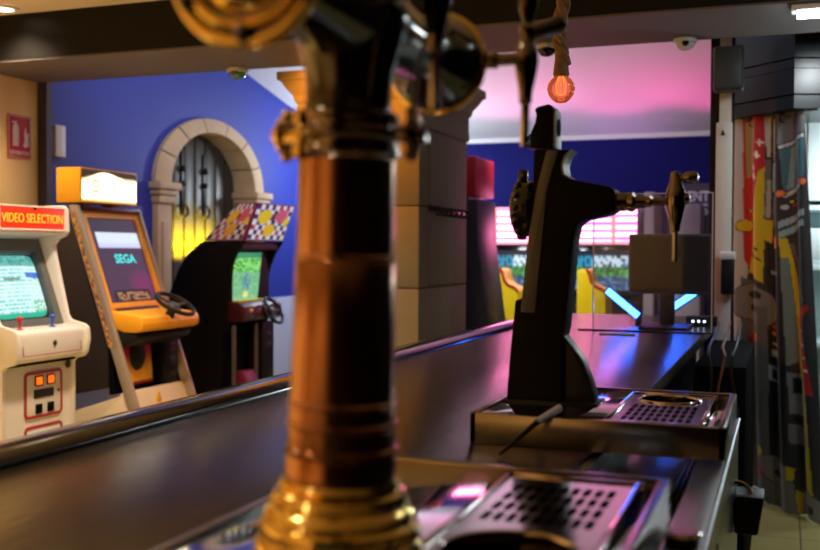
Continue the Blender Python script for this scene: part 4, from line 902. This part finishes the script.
def print_col(u, v):
    x, y = 735+u*(71+13*v), 110+v*405; c = (.03, .03, .036)
    for k, col, a in SH:
        if k == 'p':
            if in_poly(x, y, a): c = col
        elif (x-a[0])**2+(y-a[1])**2 < a[2]**2: c = col
        elif (x-a[0])**2+(y-a[1])**2 < (a[2]+.9)**2: c = DRK
    return c
def drape(u, v):
    t0, t1 = Vector((-.285, 6.1, 2.20)), Vector((.1, 5.755, 2.20)); b0, b1 = Vector((-.23, 6.4, .03)), Vector((.215, 5.68, -.015))
    p = (t0*(1-u)+t1*u)*(1-v)+(b0*(1-u)+b1*u)*v
    n = Vector((-.66, -.75, 0)).normalized()
    return p+n*(.022*sin(u*2*pi*3.5+.6*sin(v*3))*(.55+.45*v)+.01*sin(u*21+v*2))+Vector((0, 0, .035*sin(u*9)*v))
cu = thing('curtain', 'heavy comic print curtain in red, yellow and grey hanging at the right', 'curtain', (0, 6.0, 0))
art('cloth', (0, 0, 0), (1, 0, 0), (0, 0, 1), (1, 0, 1), 110, 330, print_col, 'cloth_art', cu, wave=drape)
sm = [o_ for o_ in COL.objects if o_.parent == cu][0].modifiers.new('thick', 'SOLIDIFY'); sm.thickness = .003
for u in (.3, .72):
    p = drape(u, .012); link('eyelet', B().torus((p.x, p.y-.004, p.z-.01), (.6, -.75, 0), .022, .006, 24, 8), 'chrome', cu)
link('curtain_rod', B().tube([(-.3, 6.13, 2.19), (.16, 5.72, 2.19)], .009, 10), 'steel_satin', cu)
# white shelves behind the curtain
sh = thing('shelf_unit', 'white lit shelving unit at the right edge behind the comic curtain', 'shelf unit', (.6, 6.5, 0))
link('back_panel', B().box(.1, 1.0, 6.75, 6.78, 0, 2.3), 'shelf_white', sh); link('side_panel', B().box(.1, .13, 6.36, 6.75, 0, 2.3, .003), 'shelf_white', sh)
for z in (.3, .9, 1.35, 1.70): link('shelf', B().box(.13, 1.0, 6.36, 6.75, z-.015, z+.015, .003), 'shelf_white', sh)
link('door_panel', B().box(.13, 1.0, 6.35, 6.362, 1.74, 2.3, .003), 'shelf_white', sh)
link('drawer_front', B().box(.13, 1.0, 6.35, 6.362, 1.40, 1.58, .003), 'shelf_white', sh)
point('shelf_fill', (.5, 6.1, 1.9), 20, (.85, .97, 1), .1)  # point light added in front of the shelves to whiten them
# fluorescent lamp
fl = thing('tube_lamp', 'bright white tube lamp under the beam at the top right corner', 'lamp', (.3, 4.68, 2.46))
link('housing', B().box(.02, .75, 4.63, 4.74, 2.472, 2.496, .006), 'white_plastic', fl); link('tube', B().tube([(.045, 4.685, 2.462), (.73, 4.685, 2.462)], .019, 16), 'lamp_lit', fl)
# cables and little things at the end of the bar
M['cable'] = mat('cable', (.02, .016, .014), .4); M['cable_brown'] = mat('cable_brown', (.16, .06, .03), .45)
for k, (m_, lab) in enumerate((('cable', 'black cable hanging down beside the bar end'), ('cable_brown', 'brown cable hanging down beside the bar end'), ('cable', 'looped black cable nearest the curtain'))):
    x = -.3+.022*k; x = -.27+.05*k; pts = [(x+.014*sin(j*.9+k*2), 4.1+.02*cos(j*.7+k), 1.03-.055*j) for j in range(14)]
    pts = [(x-.02, 5.2, 1.09), (x-.01, 4.8, 1.075), (x, 4.3, 1.07), (x, 4.16, 1.06)]+pts
    tag(link('cable', B().tube(pts, .006, 8), m_), lab, 'cable', 'cables at the end of the bar')
tg = thing('switch_box', 'small white topped black switch box on the white post', 'switch box', (-.26, 5.46, 1.2))
link('case', B().box(-.30, -.235, 5.42, 5.5, 1.22, 1.40, .006), 'black_plastic', tg); link('top_plate', B().box(-.305, -.23, 5.415, 5.5, 1.40, 1.44, .006), 'white_plastic', tg)
# cap catcher with opener on the side of the cooler
oc_ = thing('bottle_opener', 'black cap catcher with chrome bottle opener on the cooler side', 'bottle opener', (-.05, 2.33, .86))
link('catcher', B().prism([(-.089, .925), (-.03, .925), (-.042, .845), (-.089, .845)], 'y', 2.2, 2.3, .005), 'black_plastic', oc_)
link('opener_arch', B().torus((-.083, 2.22, .925), (.25, -1, .5), .026, .0045, 24, 8), 'chrome', oc_)
